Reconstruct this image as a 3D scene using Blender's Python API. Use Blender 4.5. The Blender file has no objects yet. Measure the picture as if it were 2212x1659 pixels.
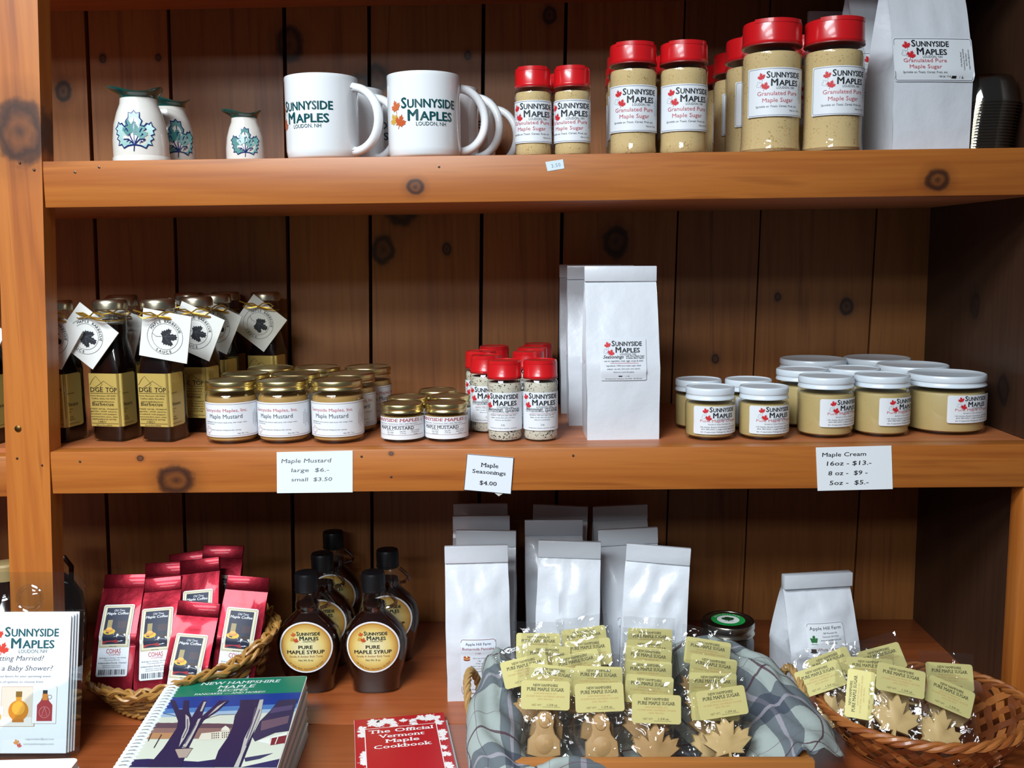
import bpy, bmesh, math, random
from mathutils import Vector, Matrix, noise
from math import pi, sin, cos, radians, sqrt, atan2
random.seed(7)
scene = bpy.context.scene
col = scene.collection

# ------------------------------------------------------------------ camera
# metres: X right, Y into the shelves (front rails at Y = 0), Z up from the counter top
F_PX, W_PX, H_PX = 2121.0, 2212.0, 1659.0
PITCH, YAW, ROLL = radians(7.51), radians(1.21), radians(-.69)
CAM = Vector((0, -1.265, .6333))
FW = Vector((-sin(YAW)*cos(PITCH), cos(YAW)*cos(PITCH), -sin(PITCH)))
R0 = Vector((cos(YAW), sin(YAW), 0)); U0 = R0.cross(FW)
RT = cos(ROLL)*R0 + sin(ROLL)*U0; UP = -sin(ROLL)*R0 + cos(ROLL)*U0
cd = bpy.data.cameras.new('camera'); cam = bpy.data.objects.new('camera', cd); col.objects.link(cam)
cd.sensor_fit = 'HORIZONTAL'; cd.sensor_width = 36; cd.lens = 36*F_PX/W_PX; cd.clip_start = .01
cam.matrix_world = Matrix(((RT.x, UP.x, -FW.x, CAM.x), (RT.y, UP.y, -FW.y, CAM.y), (RT.z, UP.z, -FW.z, CAM.z), (0, 0, 0, 1)))
scene.camera = cam
def ray(px, py): return FW*F_PX + RT*(px-W_PX/2) - UP*(py-H_PX/2)
def at(px, py, Y):                      # the point at depth Y seen at a place of the photograph
    d = ray(px, py); return CAM + d*((Y-CAM.y)/d.y)

# ------------------------------------------------------------------ world, lamps, exposure
world = bpy.data.worlds.new('shop_light'); scene.world = world; world.use_nodes = True
bg = world.node_tree.nodes['Background']; bg.inputs[0].default_value = (.86, .92, 1, 1); bg.inputs[1].default_value = .07
def ceiling_lamp(x, y, z, sx, sy, power, color=(.88, .95, 1)):
    l = bpy.data.lights.new('ceiling_light', 'AREA'); l.shape = 'RECTANGLE'; l.size = sx; l.size_y = sy
    l.energy = power; l.color = color
    o = bpy.data.objects.new('ceiling_light', l); col.objects.link(o); o.location = (x, y, z)
    return o
for (lx, ly, pw) in ((-.80, -1.30, 66), (-.85, -2.25, 60), (-.85, -3.4, 48)):
    ceiling_lamp(lx, ly, 1.72, 1.2, .55, pw)
scene.view_settings.view_transform = 'Standard'; scene.view_settings.look = 'None'
scene.view_settings.exposure = 0.0; scene.view_settings.gamma = 1
scene.view_settings.use_curve_mapping = False
try: scene.cycles.transparent_max_bounces = 32
except Exception: pass

# ------------------------------------------------------------------ materials
def lin(h):
    if not isinstance(h, str): return tuple(h)
    c = [int(h[i:i+2], 16)/255 for i in (0, 2, 4)]
    return tuple(x/12.92 if x <= .04045 else ((x+.055)/1.055)**2.4 for x in c)
MATS = {}
def mat(name, c, rough=.5, metal=0, coat=0, bump=None, spec=.5, trans=0, sub=0):
    if name in MATS: return MATS[name]
    m = bpy.data.materials.new(name); m.use_nodes = True; nt = m.node_tree; b = nt.nodes['Principled BSDF']
    b.inputs['Base Color'].default_value = (*lin(c), 1); b.inputs['Roughness'].default_value = rough
    b.inputs['Metallic'].default_value = metal; b.inputs['Coat Weight'].default_value = coat
    b.inputs['Coat Roughness'].default_value = .06; b.inputs['Specular IOR Level'].default_value = spec
    b.inputs['Transmission Weight'].default_value = trans
    if sub: b.inputs['Subsurface Weight'].default_value = sub; b.inputs['Subsurface Radius'].default_value = (.004, .003, .002)
    if bump:
        n = nt.nodes.new('ShaderNodeTexNoise'); n.inputs['Scale'].default_value = bump[0]; n.inputs['Detail'].default_value = 4
        g = nt.nodes.new('ShaderNodeNewGeometry'); nt.links.new(g.outputs['Position'], n.inputs['Vector'])
        bp = nt.nodes.new('ShaderNodeBump'); bp.inputs['Strength'].default_value = bump[1]; bp.inputs['Distance'].default_value = bump[2]
        nt.links.new(n.outputs[0], bp.inputs['Height']); nt.links.new(bp.outputs[0], b.inputs['Normal'])
    MATS[name] = m; return m
def nd(nt, t, **kw):
    n = nt.nodes.new(t)
    for k, v in kw.items():
        if k.startswith('i'): n.inputs[int(k[1:])].default_value = v
        else: setattr(n, k, v)
    return n
def ramp(nt, stops):
    r = nt.nodes.new('ShaderNodeValToRGB'); e = r.color_ramp.elements
    while len(e) < len(stops): e.new(.5)
    for k, (p, c) in enumerate(stops): e[k].position = p; e[k].color = (*lin(c), 1)
    return r
def speckle(name, base, dark, scale, amount, rough=.8):
    m = bpy.data.materials.new(name); m.use_nodes = True; nt = m.node_tree; b = nt.nodes['Principled BSDF']
    tc = nd(nt, 'ShaderNodeNewGeometry'); n = nd(nt, 'ShaderNodeTexNoise'); n.inputs['Scale'].default_value = scale; n.inputs['Detail'].default_value = 3
    n2 = nd(nt, 'ShaderNodeTexNoise'); n2.inputs['Scale'].default_value = scale*.12
    nt.links.new(tc.outputs['Position'], n.inputs['Vector']); nt.links.new(tc.outputs['Position'], n2.inputs['Vector'])
    ad = nd(nt, 'ShaderNodeMath', operation='MULTIPLY_ADD', i1=.35, i2=0.0)
    nt.links.new(n2.outputs[0], ad.inputs[0]); s = nd(nt, 'ShaderNodeMath', operation='ADD'); nt.links.new(ad.outputs[0], s.inputs[0]); nt.links.new(n.outputs[0], s.inputs[1])
    r = ramp(nt, ((amount, base), (amount+.07, dark))); nt.links.new(s.outputs[0], r.inputs[0])
    nt.links.new(r.outputs[0], b.inputs['Base Color']); b.inputs['Roughness'].default_value = rough
    MATS[name] = m; return m
def thin(name, tint=(1, 1, 1), base=.05, graz=.75, rough=.03, bump=None):
    # a clear sheet: transparent with a sheen that grows at grazing angles
    m = bpy.data.materials.new(name); m.use_nodes = True; nt = m.node_tree; nt.nodes.clear()
    out = nd(nt, 'ShaderNodeOutputMaterial'); t = nd(nt, 'ShaderNodeBsdfTransparent'); g = nd(nt, 'ShaderNodeBsdfGlossy')
    t.inputs[0].default_value = (*tint, 1); g.inputs['Roughness'].default_value = rough
    lw = nd(nt, 'ShaderNodeLayerWeight'); lw.inputs[0].default_value = .5
    p = nd(nt, 'ShaderNodeMath', operation='POWER', i1=4.0); a = nd(nt, 'ShaderNodeMath', operation='MULTIPLY_ADD', i1=graz, i2=base)
    mx = nd(nt, 'ShaderNodeMixShader')
    nt.links.new(lw.outputs['Facing'], p.inputs[0]); nt.links.new(p.outputs[0], a.inputs[0]); nt.links.new(a.outputs[0], mx.inputs[0])
    nt.links.new(t.outputs[0], mx.inputs[1]); nt.links.new(g.outputs[0], mx.inputs[2]); nt.links.new(mx.outputs[0], out.inputs[0])
    if bump:
        n = nd(nt, 'ShaderNodeTexNoise'); n.inputs['Scale'].default_value = bump[0]; n.inputs['Detail'].default_value = 1; n.inputs['Distortion'].default_value = 1.5
        ge = nd(nt, 'ShaderNodeNewGeometry'); nt.links.new(ge.outputs['Position'], n.inputs['Vector'])
        bp = nd(nt, 'ShaderNodeBump'); bp.inputs['Strength'].default_value = bump[1]; bp.inputs['Distance'].default_value = bump[2]
        nt.links.new(n.outputs[0], bp.inputs['Height']); nt.links.new(bp.outputs[0], g.inputs['Normal']); nt.links.new(bp.outputs[0], lw.inputs['Normal'])
    MATS[name] = m; return m

def wood(name, stops, axis='X', knots=(), rough=.45, fine=1.0, vary=.18, kn='2a1008', coat=.15):
    """stained pine; grain runs along axis; knots = (a, z, r) with a = x (or y on side panels)"""
    m = bpy.data.materials.new(name); m.use_nodes = True; nt = m.node_tree; b = nt.nodes['Principled BSDF']; L = nt.links.new
    g = nd(nt, 'ShaderNodeNewGeometry'); oi = nd(nt, 'ShaderNodeObjectInfo')
    sc = {'X': (1.6, 26, 26), 'Y': (26, 1.6, 26), 'Z': (26, 26, 1.6)}[axis]
    off = nd(nt, 'ShaderNodeVectorMath', operation='SCALE'); off.inputs[0].default_value = (3.1, 1.7, 2.3); L(oi.outputs['Random'], off.inputs['Scale'])
    pos = nd(nt, 'ShaderNodeVectorMath', operation='ADD'); L(g.outputs['Position'], pos.inputs[0]); L(off.outputs[0], pos.inputs[1])
    mp = nd(nt, 'ShaderNodeVectorMath', operation='MULTIPLY'); L(pos.outputs[0], mp.inputs[0]); mp.inputs[1].default_value = tuple(x*fine for x in sc)
    n1 = nd(nt, 'ShaderNodeTexNoise'); n1.inputs['Scale'].default_value = 1.0; n1.inputs['Detail'].default_value = 3; n1.inputs['Distortion'].default_value = 1.6; L(mp.outputs[0], n1.inputs['Vector'])
    mp2 = nd(nt, 'ShaderNodeVectorMath', operation='MULTIPLY'); L(pos.outputs[0], mp2.inputs[0]); mp2.inputs[1].default_value = tuple(x*fine*(6 if x > 5 else 3) for x in sc)
    n2 = nd(nt, 'ShaderNodeTexNoise'); n2.inputs['Scale'].default_value = 1.0; n2.inputs['Detail'].default_value = 3; L(mp2.outputs[0], n2.inputs['Vector'])
    ad = nd(nt, 'ShaderNodeMath', operation='MULTIPLY_ADD', i1=.35); L(n2.outputs[0], ad.inputs[0]); sm = nd(nt, 'ShaderNodeMath', operation='MULTIPLY', i1=.75); L(n1.outputs[0], sm.inputs[0]); L(sm.outputs[0], ad.inputs[2])
    r = ramp(nt, stops); L(ad.outputs[0], r.inputs[0]); colr = r.outputs[0]
    # per-board tone
    vm = nd(nt, 'ShaderNodeMath', operation='MULTIPLY_ADD', i1=vary*2, i2=1-vary); L(oi.outputs['Random'], vm.inputs[0])
    tone = nd(nt, 'ShaderNodeVectorMath', operation='SCALE'); L(colr, tone.inputs[0]); L(vm.outputs[0], tone.inputs['Scale']); colr = tone.outputs[0]
    sep = nd(nt, 'ShaderNodeSeparateXYZ'); L(g.outputs['Position'], sep.inputs[0]); a_out = sep.outputs[1 if axis == 'ZY' else 0]
    nz = nd(nt, 'ShaderNodeTexNoise'); nz.inputs['Scale'].default_value = 60; L(g.outputs['Position'], nz.inputs['Vector'])
    side = 1 if name.startswith('side') else 0
    for (ka, kz, kr) in knots:
        dx = nd(nt, 'ShaderNodeMath', operation='SUBTRACT', i1=ka); L(sep.outputs[side], dx.inputs[0])
        dz = nd(nt, 'ShaderNodeMath', operation='SUBTRACT', i1=kz); L(sep.outputs[2], dz.inputs[0])
        if axis == 'X': k1, k2 = .85, 1.0
        else: k1, k2 = 1.0, .8
        a = nd(nt, 'ShaderNodeMath', operation='MULTIPLY', i1=k1/kr); L(dx.outputs[0], a.inputs[0])
        c = nd(nt, 'ShaderNodeMath', operation='MULTIPLY', i1=k2/kr); L(dz.outputs[0], c.inputs[0])
        cv = nd(nt, 'ShaderNodeCombineXYZ'); L(a.outputs[0], cv.inputs[0]); L(c.outputs[0], cv.inputs[1])
        ln = nd(nt, 'ShaderNodeVectorMath', operation='LENGTH'); L(cv.outputs[0], ln.inputs[0])
        wob = nd(nt, 'ShaderNodeMath', operation='MULTIPLY_ADD', i1=.5, i2=-.25); L(nz.outputs[0], wob.inputs[0])
        ds = nd(nt, 'ShaderNodeMath', operation='ADD'); L(ln.outputs[1], ds.inputs[0]); L(wob.outputs[0], ds.inputs[1])
        kr_ = ramp(nt, ((0, (.5,)*3), (.45, (.35,)*3), (.62, (.95,)*3), (.78, (.95,)*3), (1.0, (.3,)*3)) )
        kr_.color_ramp.elements.new(1.0)
        hf = nd(nt, 'ShaderNodeMath', operation='MULTIPLY', i1=.55); L(ds.outputs[0], hf.inputs[0])
        e = kr_.color_ramp.elements
        vals = ((0, .9), (.2, .62), (.38, .95), (.48, .85), (.6, .25), (1.0, 0))
        for el, (p_, v_) in zip(e, vals): el.position = p_; el.color = (v_, v_, v_, 1)
        L(hf.outputs[0], kr_.inputs[0])
        mx = nd(nt, 'ShaderNodeMix', data_type='RGBA'); L(kr_.outputs[0], mx.inputs[0]); L(colr, mx.inputs[6]); mx.inputs[7].default_value = (*lin(kn), 1); colr = mx.outputs[2]
    L(colr, b.inputs['Base Color']); b.inputs['Roughness'].default_value = rough; b.inputs['Coat Weight'].default_value = coat; b.inputs['Coat Roughness'].default_value = .35
    bp = nd(nt, 'ShaderNodeBump'); bp.inputs['Strength'].default_value = .12; bp.inputs['Distance'].default_value = .0015; L(ad.outputs[0], bp.inputs['Height']); L(bp.outputs[0], b.inputs['Normal'])
    MATS[name] = m; return m

# ------------------------------------------------------------------ mesh helpers
class MB:
    def __init__(s): s.v = []; s.f = []; s.m = []
    def add(s, vs, fs, mi=0):
        o = len(s.v); s.v += [tuple(p) for p in vs]
        for f in fs: s.f.append(tuple(i+o for i in f)); s.m.append(mi)
        return s
    def box(s, x0, x1, y0, y1, z0, z1, mi=0, bev=0):
        if bev:
            bm = bmesh.new(); bmesh.ops.create_cube(bm, size=1)
            for v in bm.verts: v.co = Vector(((x0+x1)/2+v.co.x*(x1-x0), (y0+y1)/2+v.co.y*(y1-y0), (z0+z1)/2+v.co.z*(z1-z0)))
            bmesh.ops.bevel(bm, geom=bm.edges[:], offset=bev, segments=2, affect='EDGES', profile=.5)
            bm.verts.index_update(); s.add([v.co for v in bm.verts], [[v.index for v in f.verts] for f in bm.faces], mi); bm.free(); return s
        return s.add([(x0, y0, z0), (x1, y0, z0), (x1, y1, z0), (x0, y1, z0), (x0, y0, z1), (x1, y0, z1), (x1, y1, z1), (x0, y1, z1)],
                     [(0, 3, 2, 1), (4, 5, 6, 7), (0, 1, 5, 4), (1, 2, 6, 5), (2, 3, 7, 6), (3, 0, 4, 7)], mi)
    def lathe(s, prof, n=40, mi=0, mod=None, cx=0, cy=0):
        vs = []; fs = []
        for i, (r, z) in enumerate(prof):
            for k in range(n):
                t = 2*pi*k/n; rr = r*(mod(t, i) if mod else 1)
                vs.append((cx+rr*cos(t), cy+rr*sin(t), z))
        for i in range(len(prof)-1):
            for k in range(n):
                a = i*n+k; b_ = i*n+(k+1) % n; fs.append((a, b_, b_+n, a+n))
        if prof[0][0] > 1e-6: fs.append(tuple(range(n-1, -1, -1)))
        if prof[-1][0] > 1e-6: fs.append(tuple((len(prof)-1)*n+k for k in range(n)))
        return s.add(vs, fs, mi)
    def grid(s, fn, nu, nv, mi=0, closeu=False):
        vs = [fn(i/nu, j/nv) for j in range(nv+1) for i in range(nu if closeu else nu+1)]
        w = nu if closeu else nu+1; fs = []
        for j in range(nv):
            for i in range(nu):
                a = j*w+i; b_ = j*w+(i+1) % w; fs.append((a, b_, b_+w, a+w))
        return s.add(vs, fs, mi)
    def tube(s, pts, r, n=6, closed=False, mi=0, flat=1.0):
        pts = [Vector(p) for p in pts]; N = len(pts); vs = []; fs = []; prev = None
        for i, p in enumerate(pts):
            t = (pts[(i+1) % N]-pts[i-1]) if closed else (pts[min(i+1, N-1)]-pts[max(i-1, 0)])
            t = t.normalized() if t.length > 1e-9 else Vector((0, 0, 1))
            a = prev if prev is not None else (Vector((0, 0, 1)) if abs(t.z) < .9 else Vector((1, 0, 0)))
            x = (a - t*a.dot(t)); x = x.normalized() if x.length > 1e-6 else t.orthogonal().normalized(); prev = x; y = t.cross(x)
            rr = r[i] if isinstance(r, (list, tuple)) else r
            for k in range(n): vs.append(p + x*(rr*cos(2*pi*k/n)) + y*(rr*flat*sin(2*pi*k/n)))
        for i in range(N if closed else N-1):
            for k in range(n):
                a = i*n+k; b_ = i*n+(k+1) % n; c = ((i+1) % N)*n; fs.append((a, b_, c+(k+1) % n, c+k))
        if not closed: fs += [tuple(range(n-1, -1, -1)), tuple((N-1)*n+k for k in range(n))]
        return s.add(vs, fs, mi)
    def prism(s, poly, y0, y1, mi=0, fn=None):
        n = len(poly); fn = fn or (lambda x, z, y: (x, y, z))
        vs = [fn(x, z, y0) for x, z in poly] + [fn(x, z, y1) for x, z in poly]
        fs = [tuple(range(n)), tuple(range(2*n-1, n-1, -1))] + [(i, i+n, (i+1) % n+n, (i+1) % n) for i in range(n)]
        return s.add(vs, fs, mi)
    def mesh(s, name, mats, sharp=38):
        me = bpy.data.meshes.new(name); me.from_pydata(s.v, [], s.f)
        for m in (mats if isinstance(mats, (list, tuple)) else [mats]): me.materials.append(m)
        me.polygons.foreach_set('material_index', s.m); me.polygons.foreach_set('use_smooth', [True]*len(s.f))
        me.validate(); me.update()
        if sharp: me.set_sharp_from_angle(angle=radians(sharp))
        return me
    def build(s, name, mats, parent=None, loc=(0, 0, 0), rot=(0, 0, 0), sharp=38):
        o = bpy.data.objects.new(name, s.mesh(name, mats, sharp)); col.objects.link(o); o.parent = parent
        o.location = loc; o.rotation_euler = rot; return o
def tag(o, label=None, cat=None, group=None, kind=None):
    for k, v in (('label', label), ('category', cat), ('group', group), ('kind', kind)):
        if v: o[k] = v
    return o
def thing(name, label, cat, loc=(0, 0, 0), rot=(0, 0, 0), group=None):
    o = bpy.data.objects.new(name, None); col.objects.link(o); o.location = loc; o.rotation_euler = rot; o.empty_display_size = .02
    return tag(o, label, cat, group)
def copy_tree(o, parent=None):
    c = o.copy(); col.objects.link(c); c.parent = parent
    for ch in list(o.children): copy_tree(ch, c)
    return c
class Kind:
    """the first instance is the model itself, later ones are copies of it and of its parts"""
    def __init__(s, proto): s.p = proto; s.used = False
    def put(s, loc, rz, label, rot=None):
        o = copy_tree(s.p) if s.used else s.p
        s.used = True; o.location = loc; o.rotation_euler = rot or (0, 0, rz); o['label'] = label; return o
def child(o, name):
    for c in o.children:
        if c.name.split('.')[0] == name: return c

# ------------------------------------------------------------------ lettering and print
_T = {}
def glyphs(s, bold=0, shear=0, space=1, serif=False):
    key = (s, bold, shear, space, serif)
    if key in _T: return _T[key]
    cu = bpy.data.curves.new('lettering', 'FONT'); cu.body = s; cu.size = 1; cu.shear = shear; cu.space_character = space
    cu.resolution_u = 2
    ob = bpy.data.objects.new('lettering', cu); me = bpy.data.meshes.new_from_object(ob)
    vs = [(v.co.x, v.co.y, 0) for v in me.vertices]; fs = [tuple(p.vertices) for p in me.polygons]
    if serif:
        cnt = {}
        for f in fs:
            for i in range(len(f)):
                e = tuple(sorted((f[i], f[(i+1) % len(f)]))); cnt[e] = cnt.get(e, 0)+1
        ys = (0.0, CAPH, XH)
        for (a, b_), c in cnt.items():
            if c != 1: continue
            (x0, y0, _), (x1, y1, _) = vs[a], vs[b_]
            if abs(y0-y1) > .004 or not .07 < abs(x1-x0) < .75: continue
            for yy in ys:
                if abs(y0-yy) < .03:
                    l, r_ = min(x0, x1), max(x0, x1); e = .055; t = .06 if yy else -.06
                    if r_-l > .25: e = .02
                    o = len(vs); vs += [(l-e, y0, 5), (r_+e, y0, 5), (r_+e, y0-t, 5), (l-e, y0-t, 5)]; fs.append((o, o+1, o+2, o+3)); break
    if bold:
        v0, f0 = list(vs), list(fs)
        for kk, (dx, dy) in enumerate(((-bold, 0), (bold, 0), (0, bold*.6), (0, -bold*.6))):
            o = len(vs); vs += [(x+dx, y+dy, k_+kk+1) for x, y, k_ in v0]; fs += [tuple(i+o for i in f) for f in f0]
    bpy.data.objects.remove(ob); bpy.data.curves.remove(cu); bpy.data.meshes.remove(me)
    _T[key] = (vs, fs); return _T[key]
CAPH, XH = .7, .5
CAPH = max(v[1] for v in glyphs('H')[0]); XH = max(v[1] for v in glyphs('x')[0])

LEAF_H = [(0, 1), (.10, .80), (.19, .85), (.14, .55), (.29, .71), (.33, .62), (.48, .65), (.43, .50), (.50, .45), (.27, .25), (.30, .16), (.03, .20), (.025, -.05)]
LEAF = LEAF_H + [(-x, y) for x, y in reversed(LEAF_H[1:])]
BROAD_H = [(0, 1), (.06, .93), (.15, .95), (.14, .82), (.20, .74), (.15, .62), (.24, .60), (.30, .68), (.36, .66), (.42, .72), (.44, .62), (.52, .56), (.44, .50), (.47, .42), (.38, .38), (.44, .30), (.36, .24), (.40, .14), (.30, .15), (.25, .06), (.14, .12), (.02, .14)]
BROAD = BROAD_H + [(-x, y) for x, y in reversed(BROAD_H[1:])]
INK = {}
def ink(c, rough=.55, metal=0):
    k = 'ink_'+c
    if k not in INK: INK[k] = mat(k, c, rough, metal)
    return INK[k]
class Print:
    def __init__(s): s.it = []
    def _a(s, vs, fs, c, l): s.it.append((vs, fs, c, l))
    def text(s, t, x, y, h=None, w=None, c='15181c', al='c', bold=0, shear=0, serif=False, ang=0, warp=None, l=1, space=1):
        vs, fs = glyphs(t, bold, shear, space, serif); 
        if not vs: return
        x0 = min(v[0] for v in vs); x1 = max(v[0] for v in vs)
        if h is None: h = w/(x1-x0)*CAPH
        sy = h/CAPH; sx = w/(x1-x0) if w else sy
        ox = {'c': (x0+x1)/2, 'l': x0, 'r': x1}[al]; ca, sa = cos(ang), sin(ang); out = []
        for vx, vy, vk in vs:
            a, b_ = (vx-ox)*sx, vy*sy
            if warp: b_ += warp*((a+(0 if al == 'c' else 0))**2)
            out.append((x+a*ca-b_*sa, y+a*sa+b_*ca, vk))
        s._a(out, fs, c, l)
    def rect(s, x0, y0, x1, y1, c, l=1):
        n = max(1, int(abs(x1-x0)/.004)); m = max(1, int(abs(y1-y0)/.004)); fs = []
        vs = [(x0+(x1-x0)*i/n, y0+(y1-y0)*j/m) for j in range(m+1) for i in range(n+1)]; w = n+1
        for j in range(m):
            for i in range(n): fs.append((j*w+i, j*w+i+1, (j+1)*w+i+1, (j+1)*w+i))
        s._a(vs, fs, c, l)
    def poly(s, pts, c, l=1): s._a(list(pts), [tuple(range(len(pts)))], c, l)
    def disc(s, cx, cy, rx, c, l=1, ry=None, n=28): s.poly([(cx+rx*cos(2*pi*k/n), cy+(ry or rx)*sin(2*pi*k/n)) for k in range(n)], c, l)
    def ring(s, cx, cy, r, t, c, l=1, ry=None, n=48):
        ry = ry or r; vs = []; fs = []
        for k in range(n):
            a = 2*pi*k/n; vs += [(cx+r*cos(a), cy+ry*sin(a)), (cx+(r-t)*cos(a), cy+(ry-t)*sin(a))]
        for k in range(n): j = (k+1) % n; fs.append((2*k, 2*j, 2*j+1, 2*k+1))
        s._a(vs, fs, c, l)
    def line(s, pts, t, c, l=1, closed=False):
        N = len(pts); vs = []; fs = []
        for i, (x, y) in enumerate(pts):
            if closed: a, b_ = pts[i-1], pts[(i+1) % N]
            else: a, b_ = pts[max(i-1, 0)], pts[min(i+1, N-1)]
            dx, dy = b_[0]-a[0], b_[1]-a[1]; d = sqrt(dx*dx+dy*dy) or 1; nx, ny = -dy/d*t/2, dx/d*t/2
            vs += [(x+nx, y+ny), (x-nx, y-ny)]
        for i in range(N if closed else N-1): j = (i+1) % N; fs.append((2*i, 2*j, 2*j+1, 2*i+1))
        s._a(vs, fs, c, l)
    def frame(s, x0, y0, x1, y1, r, t, c, l=1):
        pts = []
        for cx, cy, a0 in ((x1-r, y1-r, 0), (x0+r, y1-r, 90), (x0+r, y0+r, 180), (x1-r, y0+r, 270)):
            for k in range(5): a = radians(a0+k*22.5); pts.append((cx+r*cos(a), cy+r*sin(a)))
        out = []
        for i, p in enumerate(pts):
            q = pts[(i+1) % len(pts)]; out.append(p); n = int(abs(q[0]-p[0])/.005)
            for k in range(1, n): out.append((p[0]+(q[0]-p[0])*k/n, p[1]+(q[1]-p[1])*k/n))
        s.line(out, t, c, l, True)
    def leaf(s, cx, cy, size, c, ang=0, l=1, shape=None, outline=None, sx=1):
        ca, sa = cos(ang), sin(ang)
        pts = [(cx+size*(x*sx*ca-(y-.5)*sa), cy+size*(x*sx*sa+(y-.5)*ca)) for x, y in (shape or LEAF)]
        if outline: s.line(pts, outline, c, l, True)
        else: s.poly(pts, c, l)
        return pts
    def arc(s, t, cx, cy, R, a0, a1, h, c, bold=0, l=1, inside=False):
        n = len(t)
        for i, ch in enumerate(t):
            if ch == ' ': continue
            a = radians(a0+(a1-a0)*(i+.5)/n)
            s.text(ch, cx+R*cos(a), cy+R*sin(a), h=h, c=c, bold=bold, ang=a-pi/2 if not inside else a+pi/2, l=l)
    def logo(s, x, y, W, main='141b22', l1='c8202a', l2='c8202a', l3=None, leaves=True):
        """two-line small-capital wordmark with maple leaves; x = left end, y = base line of its first line"""
        k = W/370
        def small(first, rest, x0, x1, yb, cap1, cap2, f1):
            s.text(first, x0, yb-.1*cap1*0, h=cap1, w=f1, c=main, al='l', bold=.03); s.text(rest, x0+f1*1.12, yb, h=cap2, w=x1-x0-f1*1.12, c=main, al='l', bold=.03)
        small('S', 'UNNYSIDE', x, x+370*k, y, 62*k, 50*k, 40*k)
        small('M', 'APLES', x+45*k, x+343*k, y-78*k, 66*k, 52*k, 70*k)
        s.text('LOUDON, NH', x+100*k, y-110*k, h=23*k, w=192*k, c=main, al='l')
        if leaves:
            s.leaf(x-50*k, y+15*k, 84*k, l1, .25); s.leaf(x-10*k, y-78*k, 90*k, l2, -.35)
            if l3: s.leaf(x-68*k, y-62*k, 84*k, l3, .5, l=0)
            else:
                s.leaf(x-70*k, y-60*k, 70*k, '8a9094', .5, l=0, outline=3*k); s.line([(x-30*k, y-100*k), (x-62*k, y-62*k)], 3*k, '8a9094')
    def paras(s, lines, x, y, h, dy, c='30343a', al='c', shear=0, w=None, bold=0):
        for i, t in enumerate(lines): s.text(t, x, y-i*dy, h=h, c=c, al=al, shear=shear, bold=bold)
    def build(s, name, parent, fn, eps=.00012, rough=.55, metal=0):
        mb = MB(); cs = []
        for k, (vs, fs, c, l) in enumerate(s.it):
            if c not in cs: cs.append(c)
            mb.add([fn(v[0], v[1], eps*(1+l)+3e-6*k+(1.2e-5*v[2] if len(v) > 2 else 0)) for v in vs], fs, cs.index(c))
        return mb.build(name, [ink(c, rough, metal) for c in cs], parent, sharp=0)
def flat(x0=0, y0=0, z0=0): return lambda x, y, o: (x0+x, y0-o, z0+y)
def cyl(R, z0=0, a0=0): return lambda x, y, o: ((R+o)*sin(x/R+a0), -(R+o)*cos(x/R+a0), z0+y)
def sheet(w, h, rc=.002, t=.00025, fn=None, nu=16, rows=True):
    """paper label of width w and height h, rounded corners, laid on a surface by fn(x, y, lift)"""
    mb = MB(); xs = sorted(set([-w/2, -w/2+rc*.3, -w/2+rc, w/2-rc, w/2-rc*.3, w/2] + [-w/2+w*i/nu for i in range(nu+1)])) if rc else [-w/2+w*i/nu for i in range(nu+1)]
    vs = []; m = max(1, int(h/.005)) if rows else 1; n = len(xs)
    for j in range(m+1):
        for x in xs:
            d = max(0, abs(x)-(w/2-rc)) if rc else 0; c = rc-sqrt(max(0, rc*rc-d*d)) if rc else 0
            vs.append(fn(x, c+(h-2*c)*j/m, t))
    mb.add(vs, [(j*n+i, j*n+i+1, (j+1)*n+i+1, (j+1)*n+i) for j in range(m) for i in range(n-1)])
    return mb
# ------------------------------------------------------------------ the shelving and the wall behind it
MID, TOP = .3813, .758          # shelf tops; the counter top is z = 0
STAIN = ((.25, '7c3c12'), (.45, 'a65c20'), (.62, 'b56b28'), (.8, '864214'))
def K(px, py, Y, r): p = at(px, py, Y); return (p.x, p.z, r)
rail_mat = wood('rail_pine', STAIN, 'X', [K(897, 404, 0, .010), K(2025, 388, 0, .014), K(380, 1037, 0, .022), K(303, 990, 0, .004), K(845, 980, 0, .003)], fine=.9)
post_mat = wood('post_pine', STAIN, 'Z', [K(45, 285, 0, .034)], fine=.9)
shelf_mat = wood('shelf_pine', ((.3, '8e4a24'), (.5, 'b0683c'), (.7, '9e5830')), 'X', rough=.5)
counter_mat = wood('counter_pine', ((.25, '823c1a'), (.5, 'a2552a'), (.75, '8e4620')), 'X', rough=.38, coat=.35)
BK = .379
plank_mat = wood('wall_plank_pine', ((.2, '5e3010'), (.42, '8c5424'), (.6, '9c622c'), (.8, '6e3a14')), 'Z',
    [K(828, 540, BK, .020), K(965, 538, BK, .008), K(1330, 523, BK, .022), K(1828, 662, BK, .012), K(1680, 641, BK, .006), K(1545, 775, BK, .007), K(137, 198, BK, .014),
     K(625, 95, BK, .024), K(815, 170, BK, .020), K(1187, 33, BK, .012), K(342, 124, BK, .005), K(222, 126, BK, .006), K(865, 440, BK, .03), K(775, 190, BK, .02), K(1010, 120, BK, .006), K(1730, 1440, BK, .012)], rough=.5, vary=.22, kn='1c0b05')
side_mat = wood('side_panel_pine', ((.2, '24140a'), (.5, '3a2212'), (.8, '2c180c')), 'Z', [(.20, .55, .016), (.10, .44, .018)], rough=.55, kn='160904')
dark_mat = mat('wall_gap_dark', '140a05', .9)

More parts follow.
